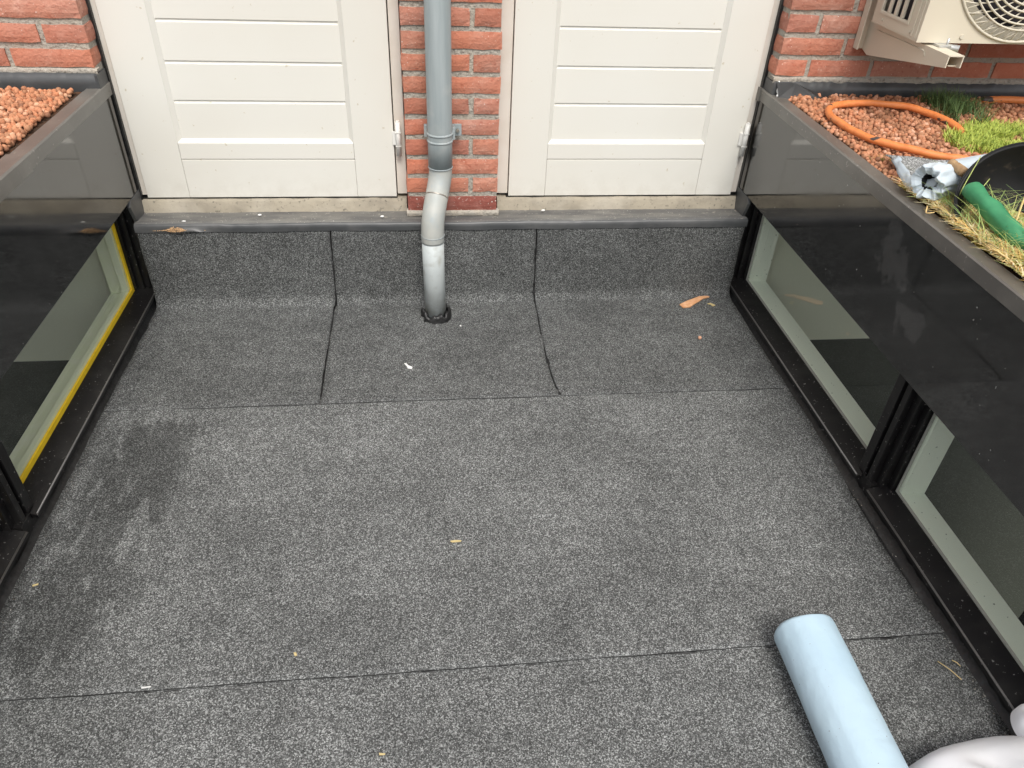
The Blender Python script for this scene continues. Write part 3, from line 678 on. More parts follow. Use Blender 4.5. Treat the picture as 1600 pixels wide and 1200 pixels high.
inner = [b.verts.new((v.co.x, y0+.02, v.co.z)) for v in ring]
for i in range(n): b.faces.new((ring[i], ring[(i+1) % n], inner[(i+1) % n], inner[i]))
box(b, x0, x1, y1-.004, y1, z0, z1); box(b, x0+.0005, x1-.0005, y0+.0005, y1-.0045, z1-.004, z1-.0005); box(b, x0+.0005, x1-.0005, y0+.0005, y1-.0045, z0+.0005, z0+.004)
box(b, x1-.004, x1, y0+.0005, y1-.0045, z0+.0045, z1-.0045)
# left side wall with the vent opening at y -.245..-.115, z 1.0..1.4
vy0, vy1, vz0, vz1 = -.262, -.118, 1.008, 1.40
for (a, c, e, f) in ((y0+.0005, vy0, z0+.0045, z1-.0045), (vy1, y1-.0045, z0+.0045, z1-.0045), (vy0, vy1, z0+.0045, vz0), (vy0, vy1, vz1, z1-.0045)): box(b, x0, x0+.004, a, c, e, f)
acp('casing', b, ACW)
b = bmesh.new()   # raised vertical seams + vent frame
box(b, x0-.003, x0-.0002, -.300, -.294, z0+.01, z1-.01); box(b, x0-.002, x0-.0002, -.318, -.315, z0+.01, z1-.01)
F4 = ((vy0-.008, vy0, vz0-.008, vz1+.008), (vy1, vy1+.008, vz0-.008, vz1+.008), (vy0, vy1, vz0-.008, vz0), (vy0, vy1, vz1, vz1+.008))
for a, c, e, f in F4: box(b, x0-.004, x0-.0003, a, c, e, f, .001)
for k in range(1, 4):
    yy = vy0+(vy1-vy0)*k/4; box(b, x0-.003, x0+.003, yy-.007, yy+.007, vz0+.0005, vz1-.0005, .001)
acp('side_vent', b, ACP)
b = bmesh.new(); lathe_ring = [[b.verts.new((FC[0]+q*math.cos(2*math.pi*i/64), y0+.012+(R-q)*.3, FC[1]+q*math.sin(2*math.pi*i/64))) for i in range(64)] for q in (R-.001, R-.036)]
for i in range(64): b.faces.new((lathe_ring[0][i], lathe_ring[1][i], lathe_ring[1][(i+1) % 64], lathe_ring[0][(i+1) % 64]))
acp('fan_ring', b, ACP)
b = bmesh.new(); box(b, x0+.03, x1-.03, y0+.055, y1-.02, z0+.01, z1-.01); acp('inner_shroud', b, ACDARK)
# fan: hub and three blades
b = bmesh.new(); tube(b, [(FC[0], y0+.05, FC[1]), (FC[0], y0+.028, FC[1])], [.05, .045], 24)
for k in range(3):
    a = k*2.094+.4; pr = []
    for (r, da, dy) in ((.045, -.35, .045), (.19, -.5, .05), (.21, .3, .03), (.045, .35, .03)): pr.append(b.verts.new((FC[0]+r*math.cos(a+da), y0+dy, FC[1]+r*math.sin(a+da))))
    b.faces.new(pr)
acp('fan', b, ACDARK)
b = bmesh.new()
def torus(bm, R_, r, y, seg=80, m=6):
    rg = []
    for i in range(seg):
        a = 2*math.pi*i/seg; rg.append([bm.verts.new((FC[0]+(R_+r*math.cos(2*math.pi*k/m))*math.cos(a), y+r*math.sin(2*math.pi*k/m), FC[1]+(R_+r*math.cos(2*math.pi*k/m))*math.sin(a))) for k in range(m)])
    for i in range(seg):
        for k in range(m): bm.faces.new((rg[i][k], rg[(i+1) % seg][k], rg[(i+1) % seg][(k+1) % m], rg[i][(k+1) % m])).smooth = True
gy = lambda r: y0-.002-.022*(1-(r/R)**2)**.5 if r < R else y0-.002
torus(b, R-.002, .004, y0-.002)
rr = R-.034
while rr > .05: torus(b, rr, .0028, gy(rr)); rr -= .0155
for k in range(40):   # swirling spokes
    a = 2*math.pi*k/40; pts = []
    for t in np.linspace(0, 1, 9):
        r = R-.002-(R-.06)*t; an = a + .75*t; pts.append((FC[0]+r*math.cos(an), gy(r)+.003, FC[1]+r*math.sin(an)))
    tube(b, pts, .0021, 5)
for k in range(64):
    a = 2*math.pi*(k+.5)/64; tube(b, [(FC[0]+(R-.003)*math.cos(a), y0+.002, FC[1]+(R-.003)*math.sin(a)), (FC[0]+(R-.033)*math.cos(a+.03), gy(R-.033)+.003, FC[1]+(R-.033)*math.sin(a+.03))], .0028, 5)
tube(b, [(FC[0], gy(0)-.002, FC[1]), (FC[0], gy(0)+.006, FC[1])], .055, 30)
acp('fan_grille', b, ACP)
for px, pz in ((2.385, .985), (2.29, 1.50), (2.9, .985)):
    b = bmesh.new(); tube(b, [(px, y0, pz), (px, y0-.003, pz)], .006, 12); acp('casing_screw', b, ACP)
for yy, zz in ((-.285, .985), (-.13, .985)):
    b = bmesh.new(); tube(b, [(x0, yy, zz), (x0-.003, yy, zz)], .004, 10); acp('casing_screw', b, ACP)
b = bmesh.new(); tube(b, [(2.30, -.300, .958), (2.375, -.352, .958)], .009, 14); tube(b, [(2.335, -.352, .9572), (2.335, -.352, .985)], .0035, 8)
box(b, 2.31, 2.345, -.36, -.30, .962, .9675, .001); acp('mounting_foot', b, SILVER)
bk = thing('wall_bracket', 'beige steel wall bracket carrying the air conditioner', 'bracket', loc=(2.29, 0, .9))
b = bmesh.new(); box(b, 2.262, 2.305, -.014, -.002, .878, 1.6, .002); box(b, 2.262, 2.267, -.03, -.0145, .878, 1.6, .001); keep(obj('wall_rail', b, ACW), bk)
# arm: tapered U channel with open end
b = bmesh.new()
def armside(xa, xb):
    pr = [(-.015, .960), (-.015, .878), (-.05, .868), (-.445, .931), (-.445, .962)]
    A = [b.verts.new((xa, y, z)) for y, z in pr]; B = [b.verts.new((xb, y, z)) for y, z in pr]
    b.faces.new(A); b.faces.new(B[::-1])
    for i in range(5): b.faces.new((A[i], B[i], B[(i+1) % 5], A[(i+1) % 5]))
armside(2.288, 2.291); armside(2.3295, 2.3325)
def plate(pr, xa, xb):
    A = [b.verts.new((xa, y, z)) for y, z in pr]; B = [b.verts.new((xb, y, z)) for y, z in pr]
    b.faces.new(A); b.faces.new(B[::-1]); m = len(pr)
    for i in range(m): b.faces.new((A[i], B[i], B[(i+1) % m], A[(i+1) % m]))
plate([(-.015, .960), (-.445, .962), (-.445, .959), (-.015, .957)], 2.2912, 2.3293)
plate([(-.05, .871), (-.43, .9315), (-.43, .9345), (-.05, .874)], 2.305, 2.3293)
bmesh.ops.recalc_face_normals(b, faces=b.faces[:]); keep(obj('arm', b, ACW), bk)
b = bmesh.new(); tube(b, [(2.2876, -.07, .945), (2.2876, -.33, .948), (2.2876, -.335, .942), (2.2876, -.34, .935)], .0014, 6); keep(obj('pressed_groove', b, ACP), bk)
# the unit's far bracket
bk2 = thing('wall_bracket', 'far right wall bracket under the hidden end of the air conditioner', 'bracket', loc=(2.9, 0, .9))
b = bmesh.new(); box(b, 2.88, 2.92, -.014, -.002, .878, 1.6, .002); keep(obj('wall_rail', b, ACW), bk2)
b = bmesh.new(); box(b, 2.885, 2.925, -.40, -.015, .930, .962, .002); keep(obj('arm', b, ACW), bk2)

# ------------------------------------------------------------------ clay pebbles (stuff)
bm = bmesh.new(); bmesh.ops.create_icosphere(bm, subdivisions=2, radius=1); TV = np.array([v.co[:] for v in bm.verts]); TF = np.array([[v.index for v in f.verts] for f in bm.faces]); bm.free()
def pebbles(name, pts, m, label, rlo=.0050, rhi=.0082):
    n = len(pts); nv = len(TV); R3 = rng.uniform(rlo, rhi, (n, 1, 1))*rng.uniform(.82, 1.15, (n, 1, 3))
    ph = rng.uniform(0, 6, (n, 1, 3)); d = 1 + .10*np.sin(TV[None]*2.6+ph).sum(2, keepdims=True)*.6
    A = TV[None]*d*R3 + np.array(pts)[:, None, :]
    Fx = (TF[None] + (np.arange(n)*nv)[:, None, None]).reshape(-1, 3)
    me = bpy.data.meshes.new(name); me.vertices.add(n*nv); me.vertices.foreach_set('co', A.reshape(-1)); me.loops.add(len(Fx)*3); me.loops.foreach_set('vertex_index', Fx.reshape(-1))
    me.polygons.add(len(Fx)); me.polygons.foreach_set('loop_start', np.arange(len(Fx))*3); me.polygons.foreach_set('loop_total', np.full(len(Fx), 3)); me.update(); me.validate()
    o = obj(name, me, m, smooth=True); tag(o, label, 'clay pebbles', kind='stuff'); return o
def scatter(x0, x1, y0, y1, step, keepf, zf):
    out = []
    for layer in range(2):
        for i in range(int((x1-x0)/step)):
            for j in range(int((y1-y0)/step)):
                x = x0+(i+.5*(j % 2)+rng.uniform(-.32, .32))*step; y = y0+(j+rng.uniform(-.32, .32))*step
                if layer and rng.random() > .45: continue
                if keepf(x, y): out.append((x, y, zf(x, y)+layer*.007+rng.uniform(-.002, .003)))
    return out
zR = lambda x, y: .727 + .008*noise.noise(Vector((x*4, y*4, 0)))
pr_ = scatter(2.073, 3.15, -.72, -.022, .0118, lambda x, y: x < 2.5-1.0*(y+.3) or y > -.45, zR)
pebbles('clay_pebbles', pr_, CLAY, 'reddish brown clay pebbles spread over the right green roof')
zL = lambda x, y: .730 + .006*noise.noise(Vector((x*5, y*5, 3)))
pebbles('clay_pebbles', scatter(-.62, -.096, -.80, -.022, .0128, lambda x, y: True, zL), CLAY_L, 'orange clay pebbles spread over the left green roof', .0054, .0088)

# ------------------------------------------------------------------ grass patches (stuff)
def blades(name, spots, m, h, wd, lean, label, cat, curl=.5, seg=4):
    V, F = [], []
    for (x, y, z) in spots:
        H = h*random.uniform(.55, 1.2); a = random.uniform(0, 6.283); l = lean*random.uniform(.3, 1.3)*H; W = wd*random.uniform(.7, 1.3)
        d = Vector((math.cos(a), math.sin(a), 0)); sdv = Vector((-d.y, d.x, 0)); base = len(V)
        for k in range(seg+1):
            t = k/seg; p = Vector((x, y, z)) + d*(l*t**1.6) + Vector((0, 0, H*(t-curl*.5*t*t*lean))); ww = W*(1-t*.85)
            V.append((p+sdv*ww)[:]); V.append((p-sdv*ww)[:])
            if k: F.append((base+2*k-2, base+2*k-1, base+2*k+1, base+2*k))
    me = bpy.data.meshes.new(name); me.from_pydata(V, [], F); o = obj(name, me, m); tag(o, label, cat, kind='stuff'); return o
def blob(cx, cy, rx, ry, n, zf=.728, ang=0, thr=-.2, sc=14):
    out = []
    while len(out) < n:
        u, v = random.gauss(0, .5), random.gauss(0, .5)
        if u*u+v*v > 1: continue
        x = cx+rx*u*math.cos(ang)-ry*v*math.sin(ang); y = cy+rx*u*math.sin(ang)+ry*v*math.cos(ang)
        if noise.noise(Vector((x*sc, y*sc, 1))) < thr: continue
        out.append((x, y, zf))
    return out
blades('dark_grass', blob(2.555, -.175, .085, .15, 1500), GRASSD, .060, .0012, .7, 'dark green grass tuft behind the end of the orange hose', 'grass')
blades('light_sedum', blob(2.56, -.44, .21, .13, 7500, ang=.35) , GRASSL, .032, .0019, .8, 'bright yellow green low sedum growing by the orange hose', 'ground cover')
blades('light_sedum', blob(2.10, -.585, .022, .02, 90)+blob(2.22, -.60, .02, .012, 70), GRASSL, .016, .0016, .9, 'small yellow green sprigs beside the grey felt offcut', 'ground cover')
blades('light_sedum', blob(-.35, -.37, .075, .07, 420, zf=.738), rand_island(mat('sedum_left', (.36, .34, .10), .7, .2), [(.7, .7, .6), (1.2, 1.1, 1)]), .012, .0022, 1.2, 'small yellow green sprigs among the left clay pebbles', 'ground cover')
# moss and dry straw bank along the right cap
b = bmesh.new(); nx, ny = 40, 130; g = []
for j in range(ny+1):
    y = -.74 + (-3.3+.74)*j/ny; row = []
    for i in range(nx+1):
        x = 2.069 + .75*i/nx; far = max(0, min(1, (-.80-y)/.14))
        z = .728 + far*(.016+.018*noise.noise(Vector((x*9, y*9, 0)))+.010*noise.noise(Vector((x*33, y*33, 2)))) * min(1, .5+i/4)
        row.append(b.verts.new((x, y, z)))
    g.append(row)
for j in range(ny):
    for i in range(nx): b.faces.new((g[j][i], g[j+1][i], g[j+1][i+1], g[j][i+1])).smooth = True
bmesh.ops.recalc_face_normals(b, faces=b.faces[:])
tag(obj('moss', b, MOSS), 'yellow brown moss bank along the right cap', 'moss', kind='stuff')
sp = []
while len(sp) < 16000:
    x = 2.068 + abs(random.gauss(0, .17)); y = random.uniform(-1.75, -.75)
    if x > 2.6 or (y > -.86 and x > 2.085+.04*abs(noise.noise(Vector((y*30, 0, 0))))): continue
    if noise.noise(Vector((x*16, y*16, 8))) < -.25: continue
    sp.append((x, y, .735))
blades('dry_grass', sp, STRAW, .030, .0021, 1.6, 'dry yellow straw and moss spilling over the right cap', 'dry grass')
sp = [(2.075+abs(random.gauss(0, .10)), random.uniform(-1.5, -.84), .735) for _ in range(800)]
blades('grass_blades', sp, STALK, .085, .0013, 1.3, 'long thin green grass blades over the dry straw', 'grass', seg=7)
# individual long stalks, some looped over
def stalk(pts, label, m=STALK, r=.0017):
    b = bmesh.new(); P = spline(pts, 6); tube(b, P, [r*(1-.5*i/len(P)) for i in range(len(P))], 6); tag(obj('grass_stalk', b, m), label, 'grass stalk', 'long stalks standing in the dry grass')
stalk([(2.065, -.96, .735), (2.095, -.93, .80), (2.13, -.90, .86)], 'straight stalk slanting across the left rim of the black tub')
stalk([(2.085, -.97, .735), (2.11, -.955, .78), (2.15, -.93, .82)], 'straight stalk crossing the green bottle')
stalk([(2.15, -1.06, .74), (2.143, -1.055, .82), (2.147, -1.05, .875), (2.158, -1.05, .89), (2.163, -1.055, .87), (2.150, -1.06, .84)], 'looped stalk folded over in front of the tub', STRAW, .0024)
stalk([(2.16, -1.12, .74), (2.158, -1.11, .80), (2.18, -1.09, .87), (2.20, -1.09, .88), (2.215, -1.10, .85)], 'bent stalk arching at the right picture edge', STALK, .0022)
stalk([(2.13, -1.16, .74), (2.128, -1.15, .81), (2.132, -1.145, .86)], 'upright green stalk right of the looped stalk')
stalk([(2.05, -.90, .742), (2.03, -.93, .741), (2.025, -.945, .746), (2.035, -.95, .75)], 'short straw stalk lying across the black cap', STRAW)

# ------------------------------------------------------------------ hoses
H = [(3.0, -1.05, .74), (2.75, -.86, .742), (2.58, -.77, .746), (2.425, -.700, .752), (2.309, -.640, .752), (2.215, -.570, .751), (2.142, -.498, .751), (2.104, -.404, .752), (2.094, -.303, .752), (2.128, -.212, .752), (2.196, -.170, .752), (2.317, -.162, .753), (2.403, -.212, .753), (2.437, -.296, .752), (2.450, -.372, .748), (2.455, -.42, .728)]
HP = [p+noise.noise_vector(p*14)*.0035 for p in spline(H, 8)]
b = bmesh.new(); tube(b, HP, [.0102*(1+.05*noise.noise(p*30)) for p in HP], 14); tag(obj('garden_hose', b, HOSE), 'orange hose looping over the clay pebbles', 'hose')
b = bmesh.new(); tube(b, spline([(2.72, -.075, .740), (2.80, -.085, .745), (2.92, -.10, .745), (3.1, -.09, .742)], 8), .0115, 12); tag(obj('garden_hose', b, HOSE), 'short length of orange hose by the wall at the right picture edge', 'hose')

# ------------------------------------------------------------------ felt offcut, second roll, bucket, bottle, handle
b = bmesh.new(); n = 24; g = []
for j in range(n+1):
    row = []
    for i in range(n+1):
        u, v = i/n, j/n; x = 2.095+u*.36+.010*noise.noise(Vector((v*6, 1, 0)))*(1 if i in (0, n) else 0); y = -.612-v*.20+.008*noise.noise(Vector((u*7, 2, 0)))*(1 if j in (0, n) else 0)
        row.append(b.verts.new((x+v*-.01, y-u*.03, .746+.006*noise.noise(Vector((u*3, v*3, 5)))+.012*(1-u)**3)))
    g.append(row)
for j in range(n):
    for i in range(n): b.faces.new((g[j][i], g[j][i+1], g[j+1][i+1], g[j+1][i])).smooth = True
bmesh.ops.recalc_face_normals(b, faces=b.faces[:]); bmesh.ops.solidify(b, geom=b.faces[:], thickness=.004)
tag(obj('felt_offcut', b, felt_mat('felt_light', 2.6)), 'grey mineral felt offcut under the second blue roll', 'roofing felt')
def film_roll(name, p0, p1, rad, m, label, flat=1.0, end_wobble=.006, black=True, seed=0, crum=0):
    p0, p1 = Vector(p0), Vector(p1); ax = (p1-p0); Ln = ax.length; ax.normalize(); side = ax.cross(Vector((0, 0, 1))).normalized(); up = side.cross(ax)
    b = bmesh.new(); n, m_ = (60 if crum else 300), 64; rings = []
    for i in range(n+1):
        t = i/n; rg = []
        for k in range(m_):
            a = 2*math.pi*k/m_; t = 0 if i == 0 else .004+.996*((i-1)/(n-1))
            r = rad*(.94 if i == 0 else .985 if i == 1 else 1)*(1+.02*noise.noise(Vector((a_c(a)*1.5, math.sin(a)*1.5, t*Ln*5+seed)))+.012*noise.noise(Vector((a_c(a)*5, math.sin(a)*5, t*Ln*16+seed))))
            r *= 1+(0 if crum else .012*max(0, math.sin(a-.55))**4*noise.noise(Vector((math.cos(a)*3.5, 4, t*Ln*95)))*(.4+noise.noise(Vector((2, a, t*Ln*9)))))
            if crum: r *= 1+crum*math.exp(-t*Ln/.07)*(noise.noise(Vector((math.cos(a)*2.2, math.sin(a)*2.2, t*Ln*22+seed)))+.7*noise.noise(Vector((math.cos(a)*5, math.sin(a)*5, t*Ln*40+seed))))
            if k in (9, 10): r *= 1.008           # the free edge of the film
            off = 0
            if i == 0: off = end_wobble*noise.noise(Vector((math.cos(a)*1.6, math.sin(a)*1.6, seed)))*2; r *= .965
            if i == 1: off = end_wobble*noise.noise(Vector((math.cos(a)*1.6, math.sin(a)*1.6, seed)))
            rg.append(b.verts.new(p0 + ax*(t*Ln+off+(0.006 if i == 1 else 0)*0) + side*math.cos(a)*r + up*math.sin(a)*r*flat))
        rings.append(rg)
    for i in range(n):
        for k in range(m_): b.faces.new((rings[i][k], rings[i][(k+1) % m_], rings[i+1][(k+1) % m_], rings[i+1][k])).smooth = True
    # spiral inside the ends: ring inward and then dark core
    for rgs, sg in ((rings[0], 1), (rings[-1], -1)):
        prev = rgs
        for q, (sc, dp_) in enumerate(((.80, .002), (.50 if crum else .76, .010), (.30, .05))):
            c = sum((v.co for v in rgs), Vector())/len(rgs)
            nw = [b.verts.new(c + (v.co-c)*sc*(1+.04*math.sin(3*i_*.1+q)) + ax*dp_*sg) for i_, v in enumerate(rgs)]
            for k in range(m_):
                f = b.faces.new((prev[k], prev[(k+1) % m_], nw[(k+1) % m_], nw[k])); f.material_index = 0 if (q == 0 or (crum and q == 1)) else 1
            prev = nw
        f = b.faces.new(prev); f.material_index = 1
    bmesh.ops.recalc_face_normals(b, faces=b.faces[:])
    return tag(obj(name, b, [m, BITUMEN]), label, 'membrane roll')
a_c = math.cos
film_roll('membrane_roll', (1.668, -1.538, .0675), (1.662, -2.42, .0675), .0655, BLUE, 'large pale blue membrane roll lying on the felt floor', .97, .004)
film_roll('membrane_roll', (2.052, -.862, .784), (2.66, -.640, .786), .040, BLUE2, 'blue grey membrane roll with crumpled end behind the black tub', .95, .012, seed=4, crum=.34)
# crumpled flap hanging from the second roll
b = bmesh.new(); ctr = spline([(2.092, -.655, .762), (2.075, -.71, .760), (2.058, -.775, .758), (2.056, -.83, .762), (2.075, -.865, .790)], 6); rows = []
for i, p in enumerate(ctr):
    t = i/len(ctr); wv = .010*noise.noise(Vector((i*.35, 0, 3))); hgt = .010+.026*t
    rows.append([b.verts.new(p+Vector((wv*q+(.012*q), .004*math.sin(i+q*3), hgt*q-.5*hgt))) for q in (0, .33, .66, 1)])
for i in range(len(rows)-1):
    for k in range(3): b.faces.new((rows[i][k], rows[i+1][k], rows[i+1][k+1], rows[i][k+1])).smooth = True
bmesh.ops.recalc_face_normals(b, faces=b.faces[:]); bmesh.ops.solidify(b, geom=b.faces[:], thickness=.0025)
tag(obj('film_strip', b, BLUE2), 'crumpled strip of pale film curling along the cap beside the felt offcut', 'film')
# shallow black tub tilted towards the viewer
bc = thing('plastic_tub', 'round black plastic tub tilted in the dry grass', 'tub', loc=(2.19, -.97, .76))
c0 = Vector((2.186, -1.012, .806)); nrm_ = Vector((-.50, -.55, .67)).normalized(); axb = -nrm_; sb = axb.cross(Vector((0, 0, 1))).normalized(); ub = sb.cross(axb)
def lathe(bm, prof, c, ax, s_, u2, n=56, closed=False):
    rg = []
    for r, h in prof:
        if r < 1e-6: rg.append([bm.verts.new(c+ax*h)]); continue
        rg.append([bm.verts.new(c+ax*h+s_*math.cos(2*math.pi*k/n)*r+u2*math.sin(2*math.pi*k/n)*r) for k in range(n)])
    for i in range(len(rg)-1):
        A, B = rg[i], rg[i+1]
        for k in range(n):
            k2 = (k+1) % n
            if len(B) == 1: f = bm.faces.new((A[k], A[k2], B[0]))
            elif len(A) == 1: f = bm.faces.new((A[0], B[k2], B[k]))
            else: f = bm.faces.new((A[k], A[k2], B[k2], B[k]))
            f.smooth = True
b = bmesh.new(); lathe(b, [(.126, .002), (.130, -.001), (.1325, .002), (.131, .006), (.098, .095), (.092, .099), (0, .099)], c0, axb, sb, ub); lathe(b, [(.126, .002), (.122, .012), (.092, .092), (0, .094)], c0, axb, sb, ub)
keep(obj('body', b, BUCKET), bc)
b = bmesh.new(); tube(b, [c0+sb*.1325*math.cos(a)+ub*.1325*math.sin(a) for a in np.linspace(0, 2*math.pi, 60)], .0022, 8, cap=False); keep(obj('rim', b, BUCKET), bc)
# green bottle
g0 = Vector((2.098, -.945, .806)); g1 = Vector((2.130, -1.15, .752)); ag = (g1-g0).normalized(); sg_ = ag.cross(Vector((0, 0, 1))).normalized(); ug = sg_.cross(ag)
b = bmesh.new(); lathe(b, [(0, 0), (.016, .001), (.0225, .006), (.0245, .02), (.0225, .05), (.0245, .08), (.0235, .12), (.024, .15), (.021, .175), (.013, .195), (.012, .22), (0, .221)], g0, ag, sg_, ug, 32)
for v in b.verts: v.co = g0+ag*(v.co-g0).dot(ag)+((v.co-g0)-ag*(v.co-g0).dot(ag))*.86
for v in b.verts: v.co += noise.noise_vector(v.co*26)*.005 + noise.noise_vector(v.co*70)*.002
tag(obj('green_bottle', b, GREENP), 'crinkled green plastic bottle leaning out of the black tub', 'bottle')
b = bmesh.new(); s0 = Vector((2.112, -.835, .822)); s1 = Vector((2.125, -.925, .812)); ah = (s1-s0).normalized(); sh = ah.cross(Vector((0, 0, 1))).normalized(); uh = sh.cross(ah)
lathe(b, [(0, 0), (.008, .001), (.0105, .004), (.0105, .014), (.009, .017), (.0105, .021), (.011, .035), (.011, .052), (0, .053)], s0, ah, sh, uh, 20)
tag(obj('wooden_handle', b, WOOD), 'tan wooden tool handle resting on the second blue roll', 'tool handle')

# ------------------------------------------------------------------ white cloth at the lower right corner
def cloth_lump(name, c, rx, ry, h, label, seed, ang=0, z0=.004, pw=.7):
    b = bmesh.new(); n, m_ = 26, 72; rings = []
    for j in range(n+1):
        t = j/n; rg = []
        for k in range(m_):
            a = 2*math.pi*k/m_; rr = t
            x = rx*rr*math.cos(a); y = ry*rr*math.sin(a)
            q = 1+.07*noise.noise(Vector((math.cos(a)*1.3, math.sin(a)*1.3, seed)))
            z = h*max(0, (1-t**2.6))**pw
            fold = .018*math.sin(9*a+3*math.sin(a*2+seed)+t*5)*t*(1-t)*3 + .014*noise.noise(Vector((x*9, y*22, seed))) - .012*abs(noise.noise(Vector((x*16, y*7, seed+3))))
            X_ = (x*math.cos(ang)-y*math.sin(ang))*q; Y_ = (x*math.sin(ang)+y*math.cos(ang))*q
            rg.append(b.verts.new((c[0]+X_, c[1]+Y_, z0+max(0, z+fold*(1 if t < .98 else 0)))))
        rings.append(rg)
    for j in range(n):
        for k in range(m_):
            if j == 0 and False: continue
            b.faces.new((rings[j][k], rings[j+1][k], rings[j+1][(k+1) % m_], rings[j][(k+1) % m_])).smooth = True
    bmesh.ops.remove_doubles(b, verts=b.verts[:], dist=1e-5)
    bmesh.ops.recalc_face_normals(b, faces=b.faces[:])
    return tag(obj(name, b, CLOTH), label, 'cloth')
cloth_lump('white_cloth', (1.93, -1.96, 0), .335, .175, .135, 'large white cloth heap at the bottom right corner over the roll', 2, ang=.10, pw=.45)
cloth_lump('white_cloth', (2.045, -1.785, 0), .05, .05, .06, 'small white cloth bunch on the black curb above the large heap', 5, z0=.052, pw=.45)

# ------------------------------------------------------------------ small litter
def flat_chip(name, outline, z, m, label, cat, th=.002, group=None):
    b = bmesh.new(); v = [b.verts.new((x, y, z+.0015*random.random())) for x, y in outline]; f = b.faces.new(v)
    bmesh.ops.recalc_face_normals(b, faces=b.faces[:]); 
    r = bmesh.ops.extrude_face_region(b, geom=b.faces[:])
    for q in r['geom']:
        if isinstance(q, bmesh.types.BMVert): q.co.z += th
    bmesh.ops.recalc_face_normals(b, faces=b.faces[:])
    return tag(obj(name, b, m), label, cat, group)
flat_chip('wood_splinter', [(1.815, -.128), (1.822, -.150), (1.850, -.146), (1.880, -.120), (1.896, -.108), (1.916, -.090), (1.938, -.082), (1.945, -.078), (1.935, -.070), (1.905, -.074), (1.880, -.088), (1.845, -.108)], .0105, ORANGEWOOD, 'orange brown wood splinter on the felt near the right upstand corner', 'wood splinter', .004)
flat_chip('wood_chip', [(1.922, -.125), (1.932, -.132), (1.936, -.142), (1.948, -.138), (1.944, -.130), (1.934, -.122)], .0105, CHIP, 'small pale chip right of the orange splinter', 'wood chip', .003)
flat_chip('wood_chip', [(.930, -1.193), (.945, -1.191), (.957, -1.193), (.956, -1.196), (.934, -1.197)], .0095, CHIP, 'small yellowish chip in the middle of the floor', 'wood chip', .003)
flat_chip('wood_chip', [(.592, -1.472), (.597, -1.471), (.600, -1.478), (.595, -1.479)], .0095, CHIP, 'tiny yellowish chip left of centre above the near seam', 'wood chip', .003)
flat_chip('wood_chip', [(-.005, -1.254), (.006, -1.250), (.006, -1.253), (-.004, -1.257)], .0095, CHIP, 'tiny pale chip at the left floor edge', 'wood chip', .002)
flat_chip('wood_chip', [(.776, -1.696), (.788, -1.698), (.787, -1.700), (.777, -1.700)], .006, CHIP, 'tiny pale chip on the nearest felt at the bottom of the picture', 'wood chip', .002)
flat_chip('paint_flake', [(.812, -.448), (.818, -.446), (.826, -.460), (.838, -.468), (.836, -.478), (.824, -.474), (.820, -.462)], .0105, WHITECHIP, 'white paint flake in front of the downpipe', 'paint flake', .002)
flat_chip('paint_flake', [(1.0, -.232), (1.004, -.230), (1.006, -.236), (1.002, -.237)], .0105, WHITECHIP, 'tiny white fleck right of the downpipe foot', 'paint flake', .002)
flat_chip('paint_flake', [(.302, -1.526), (.320, -1.5245), (.320, -1.5265), (.303, -1.5285)], .0095, WHITECHIP, 'white fleck at the left end of the near seam', 'paint flake', .002)
b = bmesh.new(); bmesh.ops.create_icosphere(b, subdivisions=2, radius=.0065, matrix=Matrix.Translation((1.822, -.350, .0155)))
for v in b.verts: v.co += noise.noise_vector(v.co*90)*.0012
tag(obj('clay_pebble', b, CLAY, smooth=True), 'single red clay pebble on the felt floor', 'pebble')
for P2, lb in ((((1.962, -1.600), (1.990, -1.645)), 'longer pale straw on the felt right of the blue roll'), (((1.995, -1.600), (2.006, -1.615)), 'shorter pale straw beside the longer straw')):
    b = bmesh.new(); tube(b, [(P2[0][0], P2[0][1], .0105), ((P2[0][0]+P2[1][0])/2+.001, (P2[0][1]+P2[1][1])/2, .012), (P2[1][0], P2[1][1], .0095)], .0011, 6); tag(obj('straw', b, CHIP), lb, 'straw', 'straws on the floor')
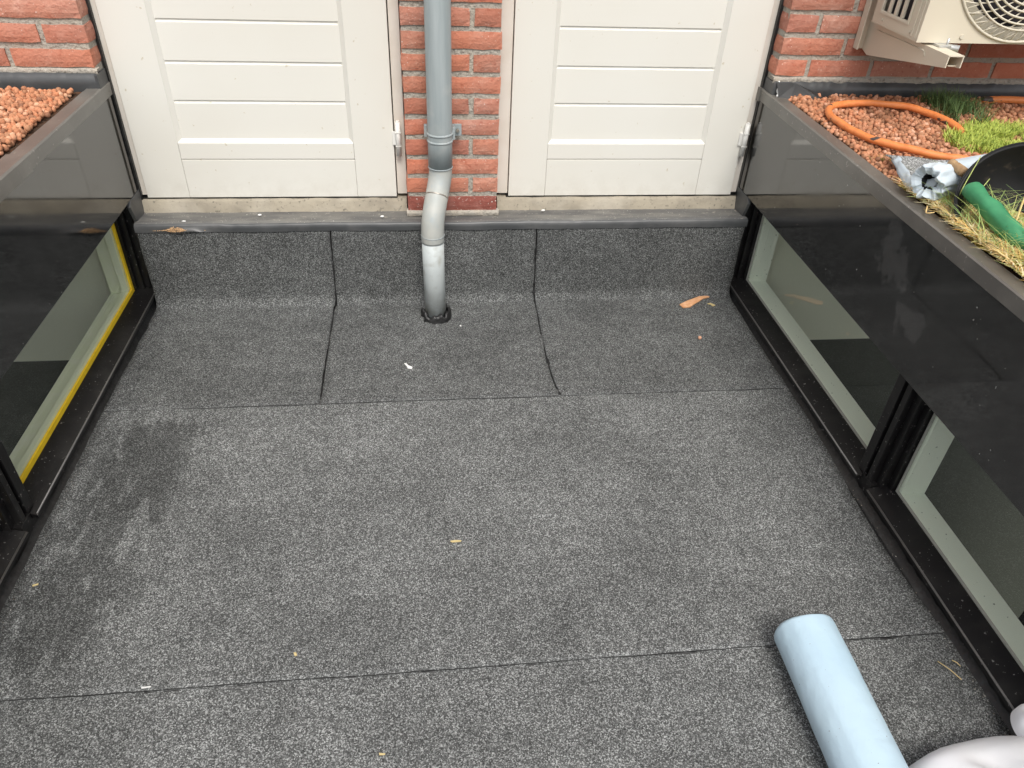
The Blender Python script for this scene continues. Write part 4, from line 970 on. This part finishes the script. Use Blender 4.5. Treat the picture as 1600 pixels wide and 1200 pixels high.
# wood crumbs caught under the lifted lead, white flecks on the ledge
V, F = [], []
def crumb(x, y, z, s):
    base = len(V); a = random.uniform(0, 6.28)
    for dx, dy, dz in ((1, 0, 0), (-.5, .8, 0), (-.5, -.8, 0), (0, 0, .8)): V.append((x+s*(dx*math.cos(a)-dy*math.sin(a)), y+s*(dx*math.sin(a)+dy*math.cos(a)), z+s*dz))
    F.extend([(base, base+1, base+3), (base+1, base+2, base+3), (base+2, base, base+3), (base, base+2, base+1)])
for _ in range(420):
    x = random.gauss(.085, .024); crumb(x, -.064-random.random()*.016*math.exp(-((x-.085)/.03)**2), .298+random.random()*.014*math.exp(-((x-.08)/.028)**2), random.uniform(.0012, .003))
me = bpy.data.meshes.new('crumbs'); me.from_pydata(V, [], F)
tag(obj('wood_crumbs', me, rand_island(mat('crumb', (.55, .36, .2), .9, .2), [(.5, .5, .5), (1, 1, 1), (1.3, 1.3, 1.3)])), 'pile of tan wood crumbs on the lead lip below the left door', 'wood crumbs', kind='stuff')
for (x, y, lb) in ((.10, -.044, 'white fleck on the ledge above the wood crumbs'), (.742, -.02, 'white fleck on the ledge left of the brick pier'), (1.30, .02, 'white fleck on the ledge right of the brick pier'),
                   (.335, .0, 'white fleck on the ledge below the middle of the left door')):
    flat_chip('paint_flake', [(x, y), (x+.006, y-.004), (x+.013, y-.001), (x+.011, y+.004), (x+.004, y+.005)], .3205, WHITECHIP, lb, 'paint flake', .002, 'white paint flecks on the lead ledge')

# fine grit drifted along the curbs and behind the downpipe
V, F = [], []
for _ in range(150):
    y = random.uniform(-1.9, -.10); crumb(2.020-abs(random.gauss(0, .014)), y, .010 if y < -.0 else .01, random.uniform(.0007, .0019))
for _ in range(110):
    y = random.uniform(-1.6, -.10); crumb(-.040+abs(random.gauss(0, .014)), y, .010, random.uniform(.0007, .0018))
for _ in range(60): crumb(random.uniform(1.60, 1.99), -.10-abs(random.gauss(0, .06)), .0110, random.uniform(.0007, .0018))
for _ in range(110): crumb(random.uniform(.0, 1.95), random.uniform(-1.9, -.12), .0110, random.uniform(.0006, .0014))
me = bpy.data.meshes.new('grit'); me.from_pydata(V, [], F)
tag(obj('grit', me, rand_island(mat('grit', (.5, .48, .43), .9, .2), [(.2, .2, .2), (1, 1, 1), (.5, .4, .3), (1.6, 1.6, 1.6)])), 'fine pale grit drifted along the foot of the black curbs', 'grit', kind='stuff')
